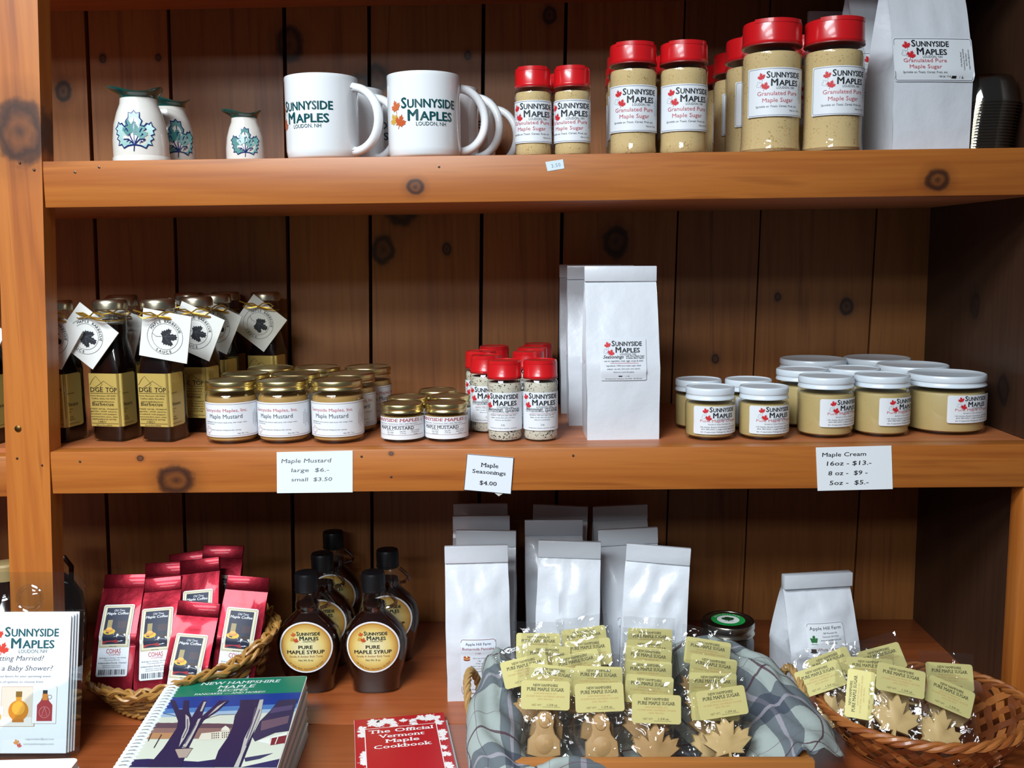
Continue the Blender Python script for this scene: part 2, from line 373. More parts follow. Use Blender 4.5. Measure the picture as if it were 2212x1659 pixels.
wall = MB().box(-1.15, .70, .397, .405, -.05, 1.12).build('wall_back', dark_mat); tag(wall, kind='structure')
EDGE = [-1.13, -1.0, -.862, -.719, -.584, -.396, -.258, -.073, .060, .250, .386, .575, .70]     # plank joints at z = 1.03
for i in range(len(EDGE)-1):
    g = .0035 if EDGE[i] < -.2 else (.003 if EDGE[i] < .2 else .0016); lean = .025; a, b_ = EDGE[i]+g*(1 if i % 2 else .8), EDGE[i+1]-(.0032 if EDGE[i+1] < .2 else .0014)
    mb = MB(); z0, z1 = -.04, 1.10; d0, d1 = (z0-1.03)*lean, (z1-1.03)*lean
    mb.add([(a+d0, .379, z0), (b_+d0, .379, z0), (b_+d0, .397, z0), (a+d0, .397, z0), (a+d1, .379, z1), (b_+d1, .379, z1), (b_+d1, .397, z1), (a+d1, .397, z1)],
           [(0, 3, 2, 1), (4, 5, 6, 7), (0, 1, 5, 4), (1, 2, 6, 5), (2, 3, 7, 6), (3, 0, 4, 7)])
    mb.build('plank', plank_mat, wall)
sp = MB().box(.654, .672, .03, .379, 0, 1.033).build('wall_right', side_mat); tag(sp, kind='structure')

unit = thing('shelving_unit', 'built-in orange stained pine shelving with two thick shelves over a counter', 'shelving', (0, 0, 0))
def leanx(z): return -.6579+.0482*z
mb = MB(); z0, z1 = 0, 1.12
mb.add([(leanx(z)-(.0585 if k in (0, 3) else 0), (-.002 if k < 2 else .030), z) for z in (z0, z1) for k in range(4)],
       [(0, 3, 2, 1), (4, 5, 6, 7), (0, 1, 5, 4), (1, 2, 6, 5), (2, 3, 7, 6), (3, 0, 4, 7)])
post = mb.build('post', post_mat, unit)
post2 = MB().box(.640, .705, .002, .034, .0, .3245, bev=.001).build('post', post_mat, unit)
for z0, z1 in ((.6998, TOP), (.3247, MID)):
    rail = MB().box(leanx((z0+z1)/2)+.0005, .74, 0, .030, z0, z1, bev=.0012).build('front_rail', rail_mat, unit)
    MB().box(-1.12, leanx((z0+z1)/2)-.0595, .002, .030, z0-.004, z1-.006, bev=.0012).build('front_rail', rail_mat, unit)
    MB().box(-1.12, .653, .0305, .3785, z0+.001, z1).build('shelf_board', shelf_mat, unit)
    for (px, py) in (((214, 361), (948, 360), (162, 372)) if z0 > .5 else ((173, 997), (781, 986), (1238, 984), (845, 1030))):
        p = at(px, py, 0); MB().lathe([(.0016, 0), (.0016, .0006), (.0006, .0008), (.0005, .0003)], 10).build('nail', mat('nail_steel', '6a5648', .4, .8), rail, (p.x, 0, p.z), (pi/2, 0, 0))
MB().box(-1.12, .70, .0, .3785, 1.033, 1.07).build('shelf_board', shelf_mat, unit)
MB().box(-1.12, .74, -.004, .0, 1.033, 1.09).build('front_rail', rail_mat, unit)
MB().box(-1.12, .90, .0006, .3785, -.04, 0, bev=.0008).build('counter_board', counter_mat, unit)
MB().box(-1.12, .90, -.42, -.0014, -.04, 0, bev=.0008).build('counter_board', counter_mat, unit)
for (px, py, r, m_) in ((39, 926, .0047, mat('brass', '8a6a3c', .35, 1)), (43, 352, .0016, mat('nail_steel', '6a5648')), (74, 367, .0018, mat('nail_steel', '6a5648')), (37, 990, .0016, mat('nail_dark', '3a2016', .6)), (91, 1005, .0014, mat('nail_dark', '3a2016'))):
    p = at(px, py, -.002); MB().lathe([(r, 0), (r*.95, .0008), (r*.5, .0016), (0, .0018)], 14).build('nail', m_, post, (p.x, -.002, p.z), (pi/2, 0, 0))

# ------------------------------------------------------------------ shared materials
white_glaze = mat('white_glaze', 'e8ecef', .14, coat=.3)
paper = mat('label_paper', 'e0e5ea', .5)
bag_paper = mat('bag_paper', 'd6dbe2', .33, coat=.3, bump=(30, .25, .006))
red_cap = mat('red_cap', 'c8161c', .28, coat=.3)
clear = thin('clear_plastic', (.97, .98, .97), .05, .7, .04)
glass = thin('clear_glass', (.96, .97, .95), .06, .8, .02)
sugar = speckle('maple_sugar_powder', 'd0b582', 'a8884e', 520, .79)
seasoning = speckle('seasoning_grains', 'cfc8b8', '3a352e', 420, .74)
gold_lid = mat('gold_lid', 'dccb92', .3, 1)
white_lid = mat('white_lid', 'd8e2ea', .3, coat=.3)
mustard = mat('mustard', 'b08a50', .45)
cream = mat('maple_cream', 'c0a872', .5, bump=(90, .08, .002))
sauce = mat('barbecue_sauce', '120403', .35, spec=.2)
syrup = mat('dark_syrup', '1e0803', .08, coat=.5)
gold_foil = mat('gold_foil', 'd0b463', .34, .3, coat=.2)
# ------------------------------------------------------------------ printed labels
RED = 'b8454f'
def print_sugar(W, H, wide=False):
    p = Print(); p.frame(-W/2+.0015, .0015, W/2-.0015, H-.0015, .0025, .0005, '5a5f78'); o = -.010 if wide else 0
    p.logo(-.0175+o, H*.79, .047); p.text('Granulated Pure', -.002+o, H*.43, h=H*.085, w=.0535, c=RED); p.text('Maple Sugar', -.002+o, H*.29, h=H*.085, w=.040, c=RED)
    p.text('Sprinkle on Toast, Cereal, Fruit, etc.', -.003+o, H*.185, h=H*.042, w=.0555, c='30343a', shear=.2); p.text('Net wt. 10 oz', .022+o, H*.10, h=H*.036, c='30343a', shear=.2)
    for i, t in enumerate(('130 Ashby Road', 'Canterbury, NH 03224', '603-783-0321', 'sugarmaker@aol.com')): p.text(t, W*.345+i*.0034, H*.5, h=.0019, ang=pi/2, c='44484e')
    if wide: p.rect(W*.20, H*.07, W*.26, H*.12, '14161c'); p.text('1 lb', W*.33, H*.07, h=.003, c='44484e')
    return p
def shaker(name, R, H, lab, seas=False, narrow=False):
    """lab = (z0, height, width) of the paper label"""
    t = thing(name, '-', 'shaker'); ch = H*(.215 if R < .028 else .175); zb = H-ch
    MB().lathe([(R*.9, 0), (R, .002), (R*1.0, .006), (R*.975, .012), (R*.965, .02), (R*.97, zb*.8), (R, zb*.9), (R*.985, zb*.94), (R*.88, zb*.975), (R*.86, zb+.004)], 40).build('bottle', clear, t)
    MB().lathe([(R*.88, .0025), (R*.95, .006), (R*.93, .014), (R*.93, zb*.83), (R*.94, zb*.88), (R*.9, zb*.925), (R*.4, zb*.93)], 32).build('contents', seasoning if seas else sugar, t)
    c = MB().lathe([(R*.965, zb), (R*.985, zb+.0015), (R*.985, zb+.003), (R*.97, zb+.0035), (R*.965, H-.004), (R*.945, H-.0012), (R*.9, H-.0002), (R*.86, H), (R*.84, H-.0008), (0, H-.0008)], 44).build('cap', red_cap, t)
    n = 14; a0 = radians(-52); pts = [(R*.98*sin(a0+(-2*a0)*i/n), -R*.98*cos(a0+(-2*a0)*i/n)) for i in range(n+1)]
    mb = MB(); m_ = len(pts); mb.add([(x, y, H-.0045) for x, y in pts]+[(x, y, H+.0004) for x, y in pts], [(i, i+1, i+1+m_, i+m_) for i in range(m_-1)]+[tuple(range(m_, 2*m_)), tuple(range(m_-1, -1, -1)), (0, m_, 2*m_-1, m_-1)])
    mb.build('flip_lid', red_cap, c)
    MB().lathe([(R*.99, zb-.0016), (R*.99, zb-.0002), (R*.9, zb-.0002), (R*.9, zb-.0016)], 36).build('cap_ring', mat('red_ring', '8a2a2a', .3), c)
    z0, h, w = lab; RL = R*.978
    l = sheet(w, h, .0015 if narrow else 0, fn=cyl(RL+.0002, z0), nu=24).build('label', paper, t)
    if seas:
        p = Print(); p.logo(-.0195, h*.84, .043)
        p.text('Seasonings', -.0125, h*.53, h=.0042, w=.026, shear=.35, bold=.01); p.text('with Pure Maple Sugar', .0145, h*.565, h=.0018, w=.022, shear=.3, bold=.01); p.text('& Italian Black Pepper', .0145, h*.52, h=.0018, w=.022, shear=.3, bold=.01)
        p.text('use on vegetables, meat, eggs, soups & salad', 0, h*.49, w=.050, h=.0019); p.rect(-.018, h*.445, .022, h*.452, RED)
        p.paras(['Ingredients: 100% pure maple sugar, black', 'pepper, sea salt, citric acid, corn starch.', 'Store in a cool dry place.'], 0, h*.4, .0015, h*.062); p.text('3 oz', 0, h*.15, h=.0018)
        p.rect(-.003, h*.135, .003, h*.138, '30343a'); p.text('130 Ashby Road, Canterbury, NH 03224   603-783-0321', 0, h*.06, w=.040, h=.0012)
        p.build('label_print', l, cyl(RL+.0004, z0))
    else: print_sugar(w, h).build('label_print', l, cyl(RL+.0004, z0))
    return t

# ------------------------------------------------------------------ top shelf: pitchers and mugs
def pitcher(name, R, H):
    t = thing(name, '-', 'pitcher')
    pr = [(0, .0), (.93, .0), (1.0, .012), (.99, .07), (.96, .085), (.965, .11), (.96, .3), (.90, .5), (.78, .66), (.66, .77), (.635, .84), (.66, .9)]
    def rad(z):
        zz = z/H
        for (r0, a), (r1, b_) in zip(pr[1:], pr[2:]):
            if a <= zz <= b_: return R*(r0+(r1-r0)*(zz-a)/(b_-a+1e-9))
        return R*pr[-1][0]
    MB().lathe([(R*r, H*z) for r, z in pr], 48).build('body', mat('stoneware_glaze', 'd9d6cf', .16, coat=.4), t)
    def rim(u, v):
        a = 2*pi*u; sp_ = max(0, cos(a-pi))**5; w = .5-.5*cos(pi*v)
        r = R*(.64+.215*w+.26*w*sp_); z = H*(.845+.105*v+v*(.030*cos(2*a)+.018*cos(3*a+.6))+.03*v*sp_)
        return (r*cos(a), r*sin(a), z)
    def rim2(u, v): x, y, z = rim(u, 1-v); k = 1-.13*min(1, v*3); return (x*k, y*k, z+.0016*sin(pi*min(1, v*3))-.002*v)
    MB().grid(rim, 48, 7, closeu=True).grid(rim2, 48, 9, closeu=True).build('glazed_rim', mat('teal_glaze', '0f4a44', .12, coat=.6), t)
    p = Print(); S = H*.52; cx, cy = 0, H*.40
    pts = p.leaf(cx, cy, S, '5f928e', 0, 0, BROAD, sx=1.12); p.leaf(cx, cy, S, '1d2c66', 0, 2, BROAD, outline=S*.036, sx=1.12)
    p.leaf(cx-.12*S, cy+.08*S, S*.42, '3f7c78', .5, 1, BROAD); p.leaf(cx+.16*S, cy-.02*S, S*.4, '7aa6a2', -.6, 1, BROAD)
    b0 = (cx, cy-.36*S)
    for ex, ey in ((0, .34), (-.36, .18), (.36, .18), (-.28, -.22), (.28, -.22)):
        p.line([b0, (cx+ex*S*.5, cy+(ey-.36*.4)*S*.6), (cx+ex*S, cy+ey*S)], S*.028, '1d2c66', 2)
        for q in (.45, .7):
            mx, my = b0[0]+(cx+ex*S-b0[0])*q, b0[1]+(cy+ey*S-b0[1])*q; p.disc(mx+.05*S, my+.02*S, S*.022, '1d2c66', 3, n=8); p.line([(mx, my-.03*S), (mx+.05*S, my+.02*S)], S*.014, '1d2c66', 2)
    p.line([b0, (cx-.02*S, cy-.52*S)], S*.022, '1d2c66', 2)
    def onb(x, y, o): r = rad(y)+.0004+o; a = x/R; return (r*sin(a), -r*cos(a), y)
    p.build('painted_leaf', t, onb, rough=.15)
    return t
pk = Kind(pitcher('syrup_pitcher', .0365, .098))
pk.put((-.513, .050, TOP), radians(8), 'larger cream pitcher with a blue-green painted leaf, spout turned to the post')['group'] = 'glazed pitchers'
pk.put((-.504, .130, TOP), radians(188-150), 'cream leaf pitcher half hidden behind the other large pitcher')['group'] = 'glazed pitchers'
pk.put((-.389, .10, TOP), radians(15), 'small cream pitcher with a painted leaf standing alone beside the mugs')
o = [x for x in col.objects if x.get('label', '').startswith('small cream')][0]; o.scale = (.74, .74, .76); o['group'] = 'glazed pitchers'

def mug():
    t = thing('mug', '-', 'mug'); R, H = .0472, .105
    MB().lathe([(R*.86, 0), (R*.93, .0015), (R*.97, .004), (R, .012), (R, H-.006), (R*1.006, H-.002), (R*1.0, H), (R*.96, H+.0005), (R*.93, H-.002), (R*.925, .01), (0, .008)], 56).build('body', white_glaze, t)
    path = []
    for i in range(25):
        a = radians(98-196*i/24); path.append((R*.96+.0355*max(0, cos(a))+ (0 if abs(a) < 1.5 else -.002), 0, H*.485+.0405*sin(a)*1.0))
    rr = [.0085 if i in (0, 24) else (.0072 if i in (1, 23) else .0056) for i in range(25)]
    MB().tube(path, rr, 12, flat=1.25).build('handle', white_glaze, t, rot=(0, 0, radians(14)))
    p = Print(); p.logo(-.0257, .060, .075, '0f4a4e', 'c8622c', 'bf5a30', 'c9a03a'); p.build('printed_logo', t, cyl(R+.0002, 0), rough=.2)
    return t
mk = Kind(mug())
for (x, y, rz, lb) in ((-.272, .050, -31, 'white mug with green lettering in front, next to the small pitcher'), (-.138, .047, 0, 'white mug with green lettering in front, next to the red-capped shakers'),
    (-.254, .150, -42, 'white mug directly behind the one next to the small pitcher'), (-.222, .255, -36, 'white mug at the back of the row beside the pitchers'),
    (-.120, .150, -30, 'white mug directly behind the one next to the shakers'), (-.100, .255, -24, 'white mug at the back of the row beside the shakers')):
    mk.put((x, y, TOP), radians(rz), lb)['group'] = 'white mugs'

# ------------------------------------------------------------------ top shelf: sugar shakers
k1 = Kind(shaker('small_sugar_shaker', .0240, .112, (.017, .053, .087)))
for (x, y, rz, lb) in ((.004, .044, -2, 'small red-capped sugar shaker beside the mug handles'), (.0545, .043, -10, 'small red-capped sugar shaker beside the medium shakers'), (.046, .098, 0, 'small red-capped sugar shaker behind the front pair')):
    k1.put((x, y, TOP), radians(rz), lb)['group'] = 'small sugar shakers'
k2 = Kind(shaker('medium_sugar_shaker', .0312, .140, (.0285, .058, .087)))
for (x, y, rz, lb) in ((.1335, .048, 2, 'medium red-capped sugar shaker in front, beside the small shakers'), (.1985, .047, 6, 'medium red-capped sugar shaker in front, beside the large shakers'),
    (.136, .122, 8, 'medium red-capped sugar shaker second in the row beside the small shakers'), (.140, .205, 8, 'medium red-capped sugar shaker third in the row beside the small shakers'), (.2005, .125, 20, 'medium red-capped sugar shaker behind the front one beside the large shakers')):
    k2.put((x, y, TOP), radians(rz), lb)['group'] = 'medium sugar shakers'
k3 = Kind(shaker('large_sugar_shaker', .0386, .165, (.045, .060, .087), narrow=True))
for (x, y, rz, lb) in ((.313, .055, 4, 'large red-capped sugar shaker in front, beside the medium shakers'), (.3915, .050, 8, 'large red-capped sugar shaker in front, beside the tall white bags'),
    (.3105, .152, 16, 'large sugar shaker second in its row beside the medium shakers'), (.3115, .250, 16, 'large sugar shaker third in its row beside the medium shakers'), (.314, .338, 16, 'large sugar shaker last in its row, against the back wall'), (.392, .152, 0, 'large sugar shaker second in the row beside the white bags')):
    k3.put((x, y, TOP), radians(rz), lb)['group'] = 'large sugar shakers'

# ------------------------------------------------------------------ paper bags
def paper_bag(name, cat, w, d, h, foldh, seed, m=bag_paper, bulge=.004, crump=.004, taper=.42, foldname='folded_top', foldt=.006, stiff=None):
    t = thing(name, '-', cat); zt = h-foldh
    def hd(v): return d/2 if v < taper else d/2*(1-(v-taper)/(1-taper))**.85+.0022
    def hw(v): return w/2*(1+.015*sin(pi*v))
    def fr(u, v, sgn=1):
        x = (2*u-1); z = zt*v; e = (1-x**4)*min(1, v*6)*min(1, (1-v)*5+.05)
        q = Vector((x*1.6+seed, z*14, seed*1.7)); n1 = abs(noise.noise(q)); n2 = abs(noise.noise(q*2.3+Vector((5, 3, 1))))
        if stiff and sgn > 0:      # the paper label keeps the sheet smooth under it
            k_ = max(abs(x)*w/2/stiff[0], abs(z-(stiff[1]+stiff[2])/2)/((stiff[2]-stiff[1])/2)); k_ = min(1, max(.0, (k_-1)/.25)); n1 = .31+(n1-.31)*k_; n2 *= k_
        dsp = (bulge*(1-x*x)*sin(pi*min(1, v*1.05)) - crump*(n1*1.6+n2*.7)+crump*.5)*e
        edge = .0012*noise.noise(Vector((z*22, seed, x)))*min(1, v*5)
        return (x*hw(v)+edge, -sgn*(hd(v)+dsp), z)
    mb = MB().grid(lambda u, v: fr(u, v, 1), 14, 22).grid(lambda u, v: fr(1-u, v, -1), 8, 12)
    for s_ in (-1, 1):
        def sd(u, v):
            y = (2*u-1)*hd(v)*s_; ins = sqrt(max(0, (d/2)**2-min(hd(v), d/2)**2))*(1-abs(2*u-1))*.8
            return (s_*(hw(v)-ins), y, zt*v)
        mb.grid(sd, 4, 22)
    mb.add([(-w/2, -d/2, 0), (w/2, -d/2, 0), (w/2, d/2, 0), (-w/2, d/2, 0)], [(3, 2, 1, 0)])
    mb.build('bag', m, t, sharp=50)
    f = MB().box(-w/2*1.012, w/2*1.012, -foldt, .0015, zt-.001, h, bev=.0012)
    f.v = [(x, y+.0015*noise.noise(Vector((x*30, seed, z*20))), z+.0012*noise.noise(Vector((x*25, seed+4, 0)))) for x, y, z in f.v]
    fo = f.build(foldname, m, t); fo['fold'] = 1; del fo['fold']
    def front(x, z): u = x/w+.5; q = fr(max(0, min(1, u)), z/zt, 1); return q[1]
    return t, front
def on_bag(front, z0, lift=.0006): return lambda x, y, o: (x, front(x, z0+y)-lift-o, z0+y)

bags = []
def tall_bag(seed, printit):
    t, fr = paper_bag('paper_bag', 'paper bag', .098, .075, .235, .020, seed, crump=.0018, bulge=.002, stiff=(.05, .08, .14))
    if printit == 'sugar':
        l = sheet(.100, .053, .003, fn=on_bag(fr, .084, .0012), nu=20).build('label', paper, t); print_sugar(.1, .053, True).build('label_print', l, on_bag(fr, .084, .0016))
    else:
        h = .056; l = sheet(.062, h, .002, fn=on_bag(fr, .082, .0012), nu=14).build('label', mat('clear_label', 'd8dde4', .3, coat=.3), t)
        p = Print(); p.logo(-.0155, h*.82, .041); p.text('Seasonings', -.0135, h*.53, h=.0042, w=.028, shear=.35, bold=.012); p.text('with Pure Maple Sugar', .016, h*.565, h=.0019, shear=.3, bold=.01); p.text('& Italian Black Pepper', .016, h*.52, h=.0019, shear=.3, bold=.01)
        p.text('use on vegetables, meat, eggs, soups & salad', 0, h*.45, w=.052, h=.0021); p.rect(-.018, h*.41, .020, h*.418, RED)
        p.paras(['Ingredients: 100% pure maple sugar, black', 'pepper, sea salt, citric acid, corn starch.', 'Store in a cool dry place.'], 0, h*.34, .0019, h*.075); p.rect(-.007, h*.09, -.002, h*.13, '14161c'); p.text('1 lb', .003, h*.09, h=.0024, al='l')
        p.text('130 Ashby Road, Canterbury, NH 03224   603-783-0321', 0, h*.03, w=.05, h=.0014); p.build('label_print', l, on_bag(fr, .082, .0016))
    return t
b1 = tall_bag(3.1, 'sugar')
for (x, y, rz, s_, lb) in ((.5190, .100, 7, 1.08, 'tall white sugar bag in front on the upper shelf beside the stacked clear cups'), (.500, .195, 9, 1.08, 'tall white sugar bag wedged behind the front sugar bag'), (.470, .300, 8, .98, 'white sugar bag at the back of the upper shelf, only its top showing')):
    o = b1 if (x, y) == (.5190, .100) else copy_tree(b1)
    o.location = (x, y, TOP); o.rotation_euler = (0, 0, radians(rz)); o.scale = (s_, s_, s_ if y < .29 else 1.0); o['label'] = lb; o['group'] = 'white sugar bags'
b2 = tall_bag(8.4, 'seas')
for (x, y, rz, lb) in ((.1215, .092, 2, 'tall white seasoning bag in front on the middle shelf'), (.102, .205, 0, 'white seasoning bag directly behind the front seasoning bag'), (.094, .318, 0, 'white seasoning bag at the back against the planks')):
    o = b2 if y < .1 else copy_tree(b2); o.location = (x, y, MID); o.rotation_euler = (0, 0, radians(rz)); o['label'] = lb; o['group'] = 'white seasoning bags'

# stacked clear cups at the end of the upper shelf
cupm = thin('smoky_plastic', (.80, .78, .72), .16, .8, .06)
def cup():
    c = MB().lathe([(0, .0375), (.030, .0375), (.034, .0365), (.0365, .034), (.0395, .026), (.0435, .006), (.0440, .0022), (.0470, .0016), (.0470, 0), (.0440, 0), (.0426, .006), (.0385, .026), (.0355, .0325), (0, .0350)], 44).build('plastic_cup', cupm)
    return tag(c, '-', 'cup', 'nested clear plastic cups')
ck = Kind(cup())
cpos = at(2170, 300, .10)
for i in range(18):
    ck.put((.6025+.009*(i/17.0)**1.5-.003*sin(pi*i/17.0)*0, .110, TOP+i*.0039), 0, 'topmost smoky clear cup of the upside-down stack on the upper shelf' if i == 17 else ('lowest smoky clear cup of the upside-down stack on the upper shelf' if i == 0 else 'smoky clear plastic cup nested inside the upside-down stack'))

# ------------------------------------------------------------------ middle shelf: jars
def knurl(n_, rows, amp=.012): return lambda t, i: 1+(amp*(1 if int(t/(2*pi)*n_*2+.5) % 2 else -1) if i in rows else 0)
def jar(name, cat, R, H, lidh, lidm, fill, neck=.93, lidR=None):
    t = thing(name, '-', cat); zb = H-lidh; LR = lidR or R*.985
    MB().lathe([(R*.86, 0), (R*.96, .0012), (R, .005), (R, zb*.86), (R*.985, zb*.92), (R*neck*.97, zb*.965), (R*neck*.95, H-.003)], 44).build('glass', glass, t)
    MB().lathe([(R*.84, .0035), (R*.945, .006), (R*.955, .009), (R*.955, zb*.84), (R*.93, zb*.89), (R*.5, zb*.895)], 36).build('contents', fill, t)
    n = 132
    l = MB().lathe([(LR*.96, zb+.0003), (LR, zb+.0006), (LR*1.005, zb+.0018), (LR*.99, zb+.003), (LR*.965, zb+lidh*.34), (LR*.965, zb+lidh*.40), (LR*.99, zb+lidh*.46), (LR*.995, zb+lidh*.5), (LR*.995, H-.0022), (LR*.98, H-.0006), (LR*.955, H), (LR*.93, H-.0003), (LR*.91, H-.0011), (0, H-.0013)], n, mod=knurl(66, (7, 8), .006) if lidm is gold_lid else None).build('lid', lidm, t)
    return t, zb
def make_mustard_large():
    R, H = .0353, .0855; t, zb = jar('mustard_jar', 'jar', R, H, .0135, gold_lid, mustard); h, w = .047, .150
    l = sheet(w, h, 0, fn=cyl(R+.0002, .0105), nu=40).build('label', paper, t); p = Print(); M_ = '6a2430'
    p.frame(-.0465, .002, .049, h-.002, .002, .0004, M_); p.text('Sunnyside Maples, Inc.', -.0093, h*.74, w=.0644, h=.0042, c=RED); p.text('Maple Mustard', -.0084, h*.55, w=.0477, h=.0056, c='3a4450')
    p.text('INGREDIENTS: Dry mustard, maple syrup, cider vinegar, water,', -.009, h*.42, w=.062, h=.0015, c='50555c'); p.text('spices, white wine.', -.040, h*.37, h=.0015, al='l', c='50555c')
    p.leaf(-.036, h*.2, .012, RED, .1, outline=.0004); p.text('Shake if separated. Refrigerate after opening.', -.008, h*.2, w=.042, h=.0015, c='50555c'); p.text('Net Wt. 7 oz.', .016, h*.085, h=.0019, c='50555c')
    for i, t_ in enumerate(('130 Ashby Road', 'Canterbury, NH 03224', '603-783-0321', 'sugarmaker@aol.com')): p.text(t_, .0340+i*.0034, h*.5, h=.0017, ang=pi/2, c='7a6068')
    p.build('label_print', l, cyl(R+.0004, .0105)); return t
mj = Kind(make_mustard_large())
for r_, (row, pts) in enumerate((('front row', ((-.417, .074), (-.345, .073), (-.2695, .070))), ('second row', ((-.419, .150), (-.345, .148), (-.264, .146))), ('back row', ((-.402, .226), (-.330, .226), (-.252, .224))))):
    for c_, (x, y) in enumerate(pts):
        mj.put((x, y, MID), radians((13, 8, 9)[c_] + r_*(22 if c_ == 2 else 4)), 'large gold-lidded mustard jar, %s, %s' % (row, ('beside the sauce bottles', 'middle of its row', 'beside the small mustard jars')[c_]))['group'] = 'large mustard jars'
def make_mustard_small():
    R, H = .0296, .0518; t, zb = jar('small_mustard_jar', 'jar', R, H, .0125, gold_lid, mustard); h = .030
    l = sheet(.12, h, 0, fn=cyl(R+.0002, .005), nu=36).build('label', paper, t); p = Print(); M_ = '6a2430'
    p.text('SUNNYSIDE MAPLES', -.0125, h*.82, w=.0765, h=.0040, c='a83040', serif=True, bold=.012, shear=.1); p.text('130 Ashby Road, Canterbury NH | 603-783-0321', -.011, h*.70, w=.066, h=.0015, c='50555c')
    p.rect(-.05, h*.635, .034, h*.645, M_); p.rect(-.05, h*.2, .034, h*.21, M_); p.ring(.0305, h*.85, .0018, .0004, '50555c')
    p.text('MAPLE MUSTARD', -.0095, h*.47, w=.052, h=.0042, c='20262e', serif=True, bold=.01)
    p.paras(['Dry mustard,', 'cider vinegar', 'white wine.'], -.017, h*.40, .0014, h*.085); p.paras(['Net Wt.', '3 1/2 oz.'], .001, h*.36, .0016, h*.085); p.paras(['Shake if separated.', 'Refrigerate after', 'opening.'], .019, h*.40, .0013, h*.085)
    p.build('label_print', l, cyl(R+.0004, .005)); return t
sj = Kind(make_mustard_small())
for (x, y, lb) in ((-.180, .070, 'small gold-lidded mustard jar in front, beside the large mustard jars'), (-.1195, .073, 'small gold-lidded mustard jar in front, beside the seasoning shakers'), (-.181, .134, 'small mustard jar behind, beside the large mustard jars'), (-.120, .138, 'small mustard jar second in the row beside the seasoning shakers'), (-.143, .200, 'small mustard jar at the very back of its group')):
    sj.put((x, y, MID), radians(6), lb)['group'] = 'small mustard jars'
def make_cream(name, R, H, lidh, lw, lh, lz, oz, off):
    t, zb = jar(name, 'jar', R, H, lidh, white_lid, cream, lidR=R*.99); a = off/R
    l = sheet(lw, lh, .0025, fn=lambda x, y, o: cyl(R+.0003, lz, a)(x, y, o+.0003*abs(sin(x*380+y*90))), nu=20).build('label', paper, t); p = Print()
    p.logo(-.0150, lh*.80, .0385); p.text('Pure Maple Cream', 0, lh*.44, w=lw*.74, h=lh*.09, c='c05a62'); p.text('Spread on Toast, Pancakes, etc.', 0, lh*.345, w=lw*.45, h=lh*.035)
    p.text('130 Ashby Road, Canterbury, NH 03224', 0, lh*.24, w=lw*.74, h=lh*.04); p.text('603-783-0321 | sugarmaker@aol.com', 0, lh*.165, w=lw*.7, h=lh*.04); p.text('Stir if separated. Refrigerate. Net wt. %s oz.' % oz, 0, lh*.065, w=lw*.72, h=lh*.04)
    p.build('label_print', l, lambda x, y, o: cyl(R+.0007, lz, a)(x, y, o)); return t
cs = Kind(make_cream('small_cream_jar', .0335, .0708, .0165,   .074, .038, .0095, '5', .0085))
for (x, y, rz, lb) in ((.2425, .070, 0, 'small white-lidded cream jar in front, beside the seasoning bag'), (.3155, .069, 3, 'small white-lidded cream jar in front, beside the medium cream jars'), (.240, .150, 30, 'small cream jar behind, beside the seasoning bags'), (.311, .146, 6, 'small cream jar behind, beside the medium cream jars')):
    cs.put((x, y, MID), radians(rz), lb)['group'] = 'small maple cream jars'
cm = Kind(make_cream('medium_cream_jar', .0375, .0825, .0160, .0745, .038, .0165, '8', .0196))
for (x, y, rz, lb) in ((.4035, .083, 0, 'medium white-lidded cream jar in front, beside the small cream jars'), (.482, .089, 4, 'medium white-lidded cream jar in front, beside the large cream jar'), (.393, .164, 6, 'medium cream jar behind, beside the small cream jars'), (.470, .170, 6, 'medium cream jar behind, between the other cream jars')):
    cm.put((x, y, MID), radians(rz), lb)['group'] = 'medium maple cream jars'
cl = Kind(make_cream('large_cream_jar', .0525, .0810, .0165, .0745, .038, .018, '16', .0188))
for (x, y, rz, lb) in ((.580, .112, 0, 'large wide white-lidded cream jar in front, beside the side panel'), (.574, .221, 0, 'large wide cream jar second in its row beside the side panel'), (.556, .323, 0, 'large wide cream jar at the back near the corner'), (.452, .318, 0, 'large wide cream jar at the back behind the medium jars')):
    cl.put((x, y, MID), radians(rz), lb)['group'] = 'large maple cream jars'
ks = Kind(shaker('seasoning_shaker', .0240, .110, (.0155, .052, .115), seas=True))
for (x, y, rz, lb) in ((-.0385, .066, -5, 'seasoning shaker in front, beside the small mustard jars'), (.0105, .066, 6, 'seasoning shaker in front, beside the white seasoning bags'), (-.066, .134, 4, 'seasoning shaker second in the row beside the mustard jars'), (-.077, .196, 2, 'seasoning shaker third in the row beside the mustard jars'),
    (-.060, .276, 2, 'seasoning shaker last in the row beside the mustard jars'), (-.006, .186, 2, 'seasoning shaker second in the row beside the bags'), (.000, .246, 2, 'seasoning shaker third in the row beside the bags'), (.009, .308, 2, 'seasoning shaker last in the row beside the bags')):
    ks.put((x, y, MID), radians(rz), lb)['group'] = 'seasoning shakers'

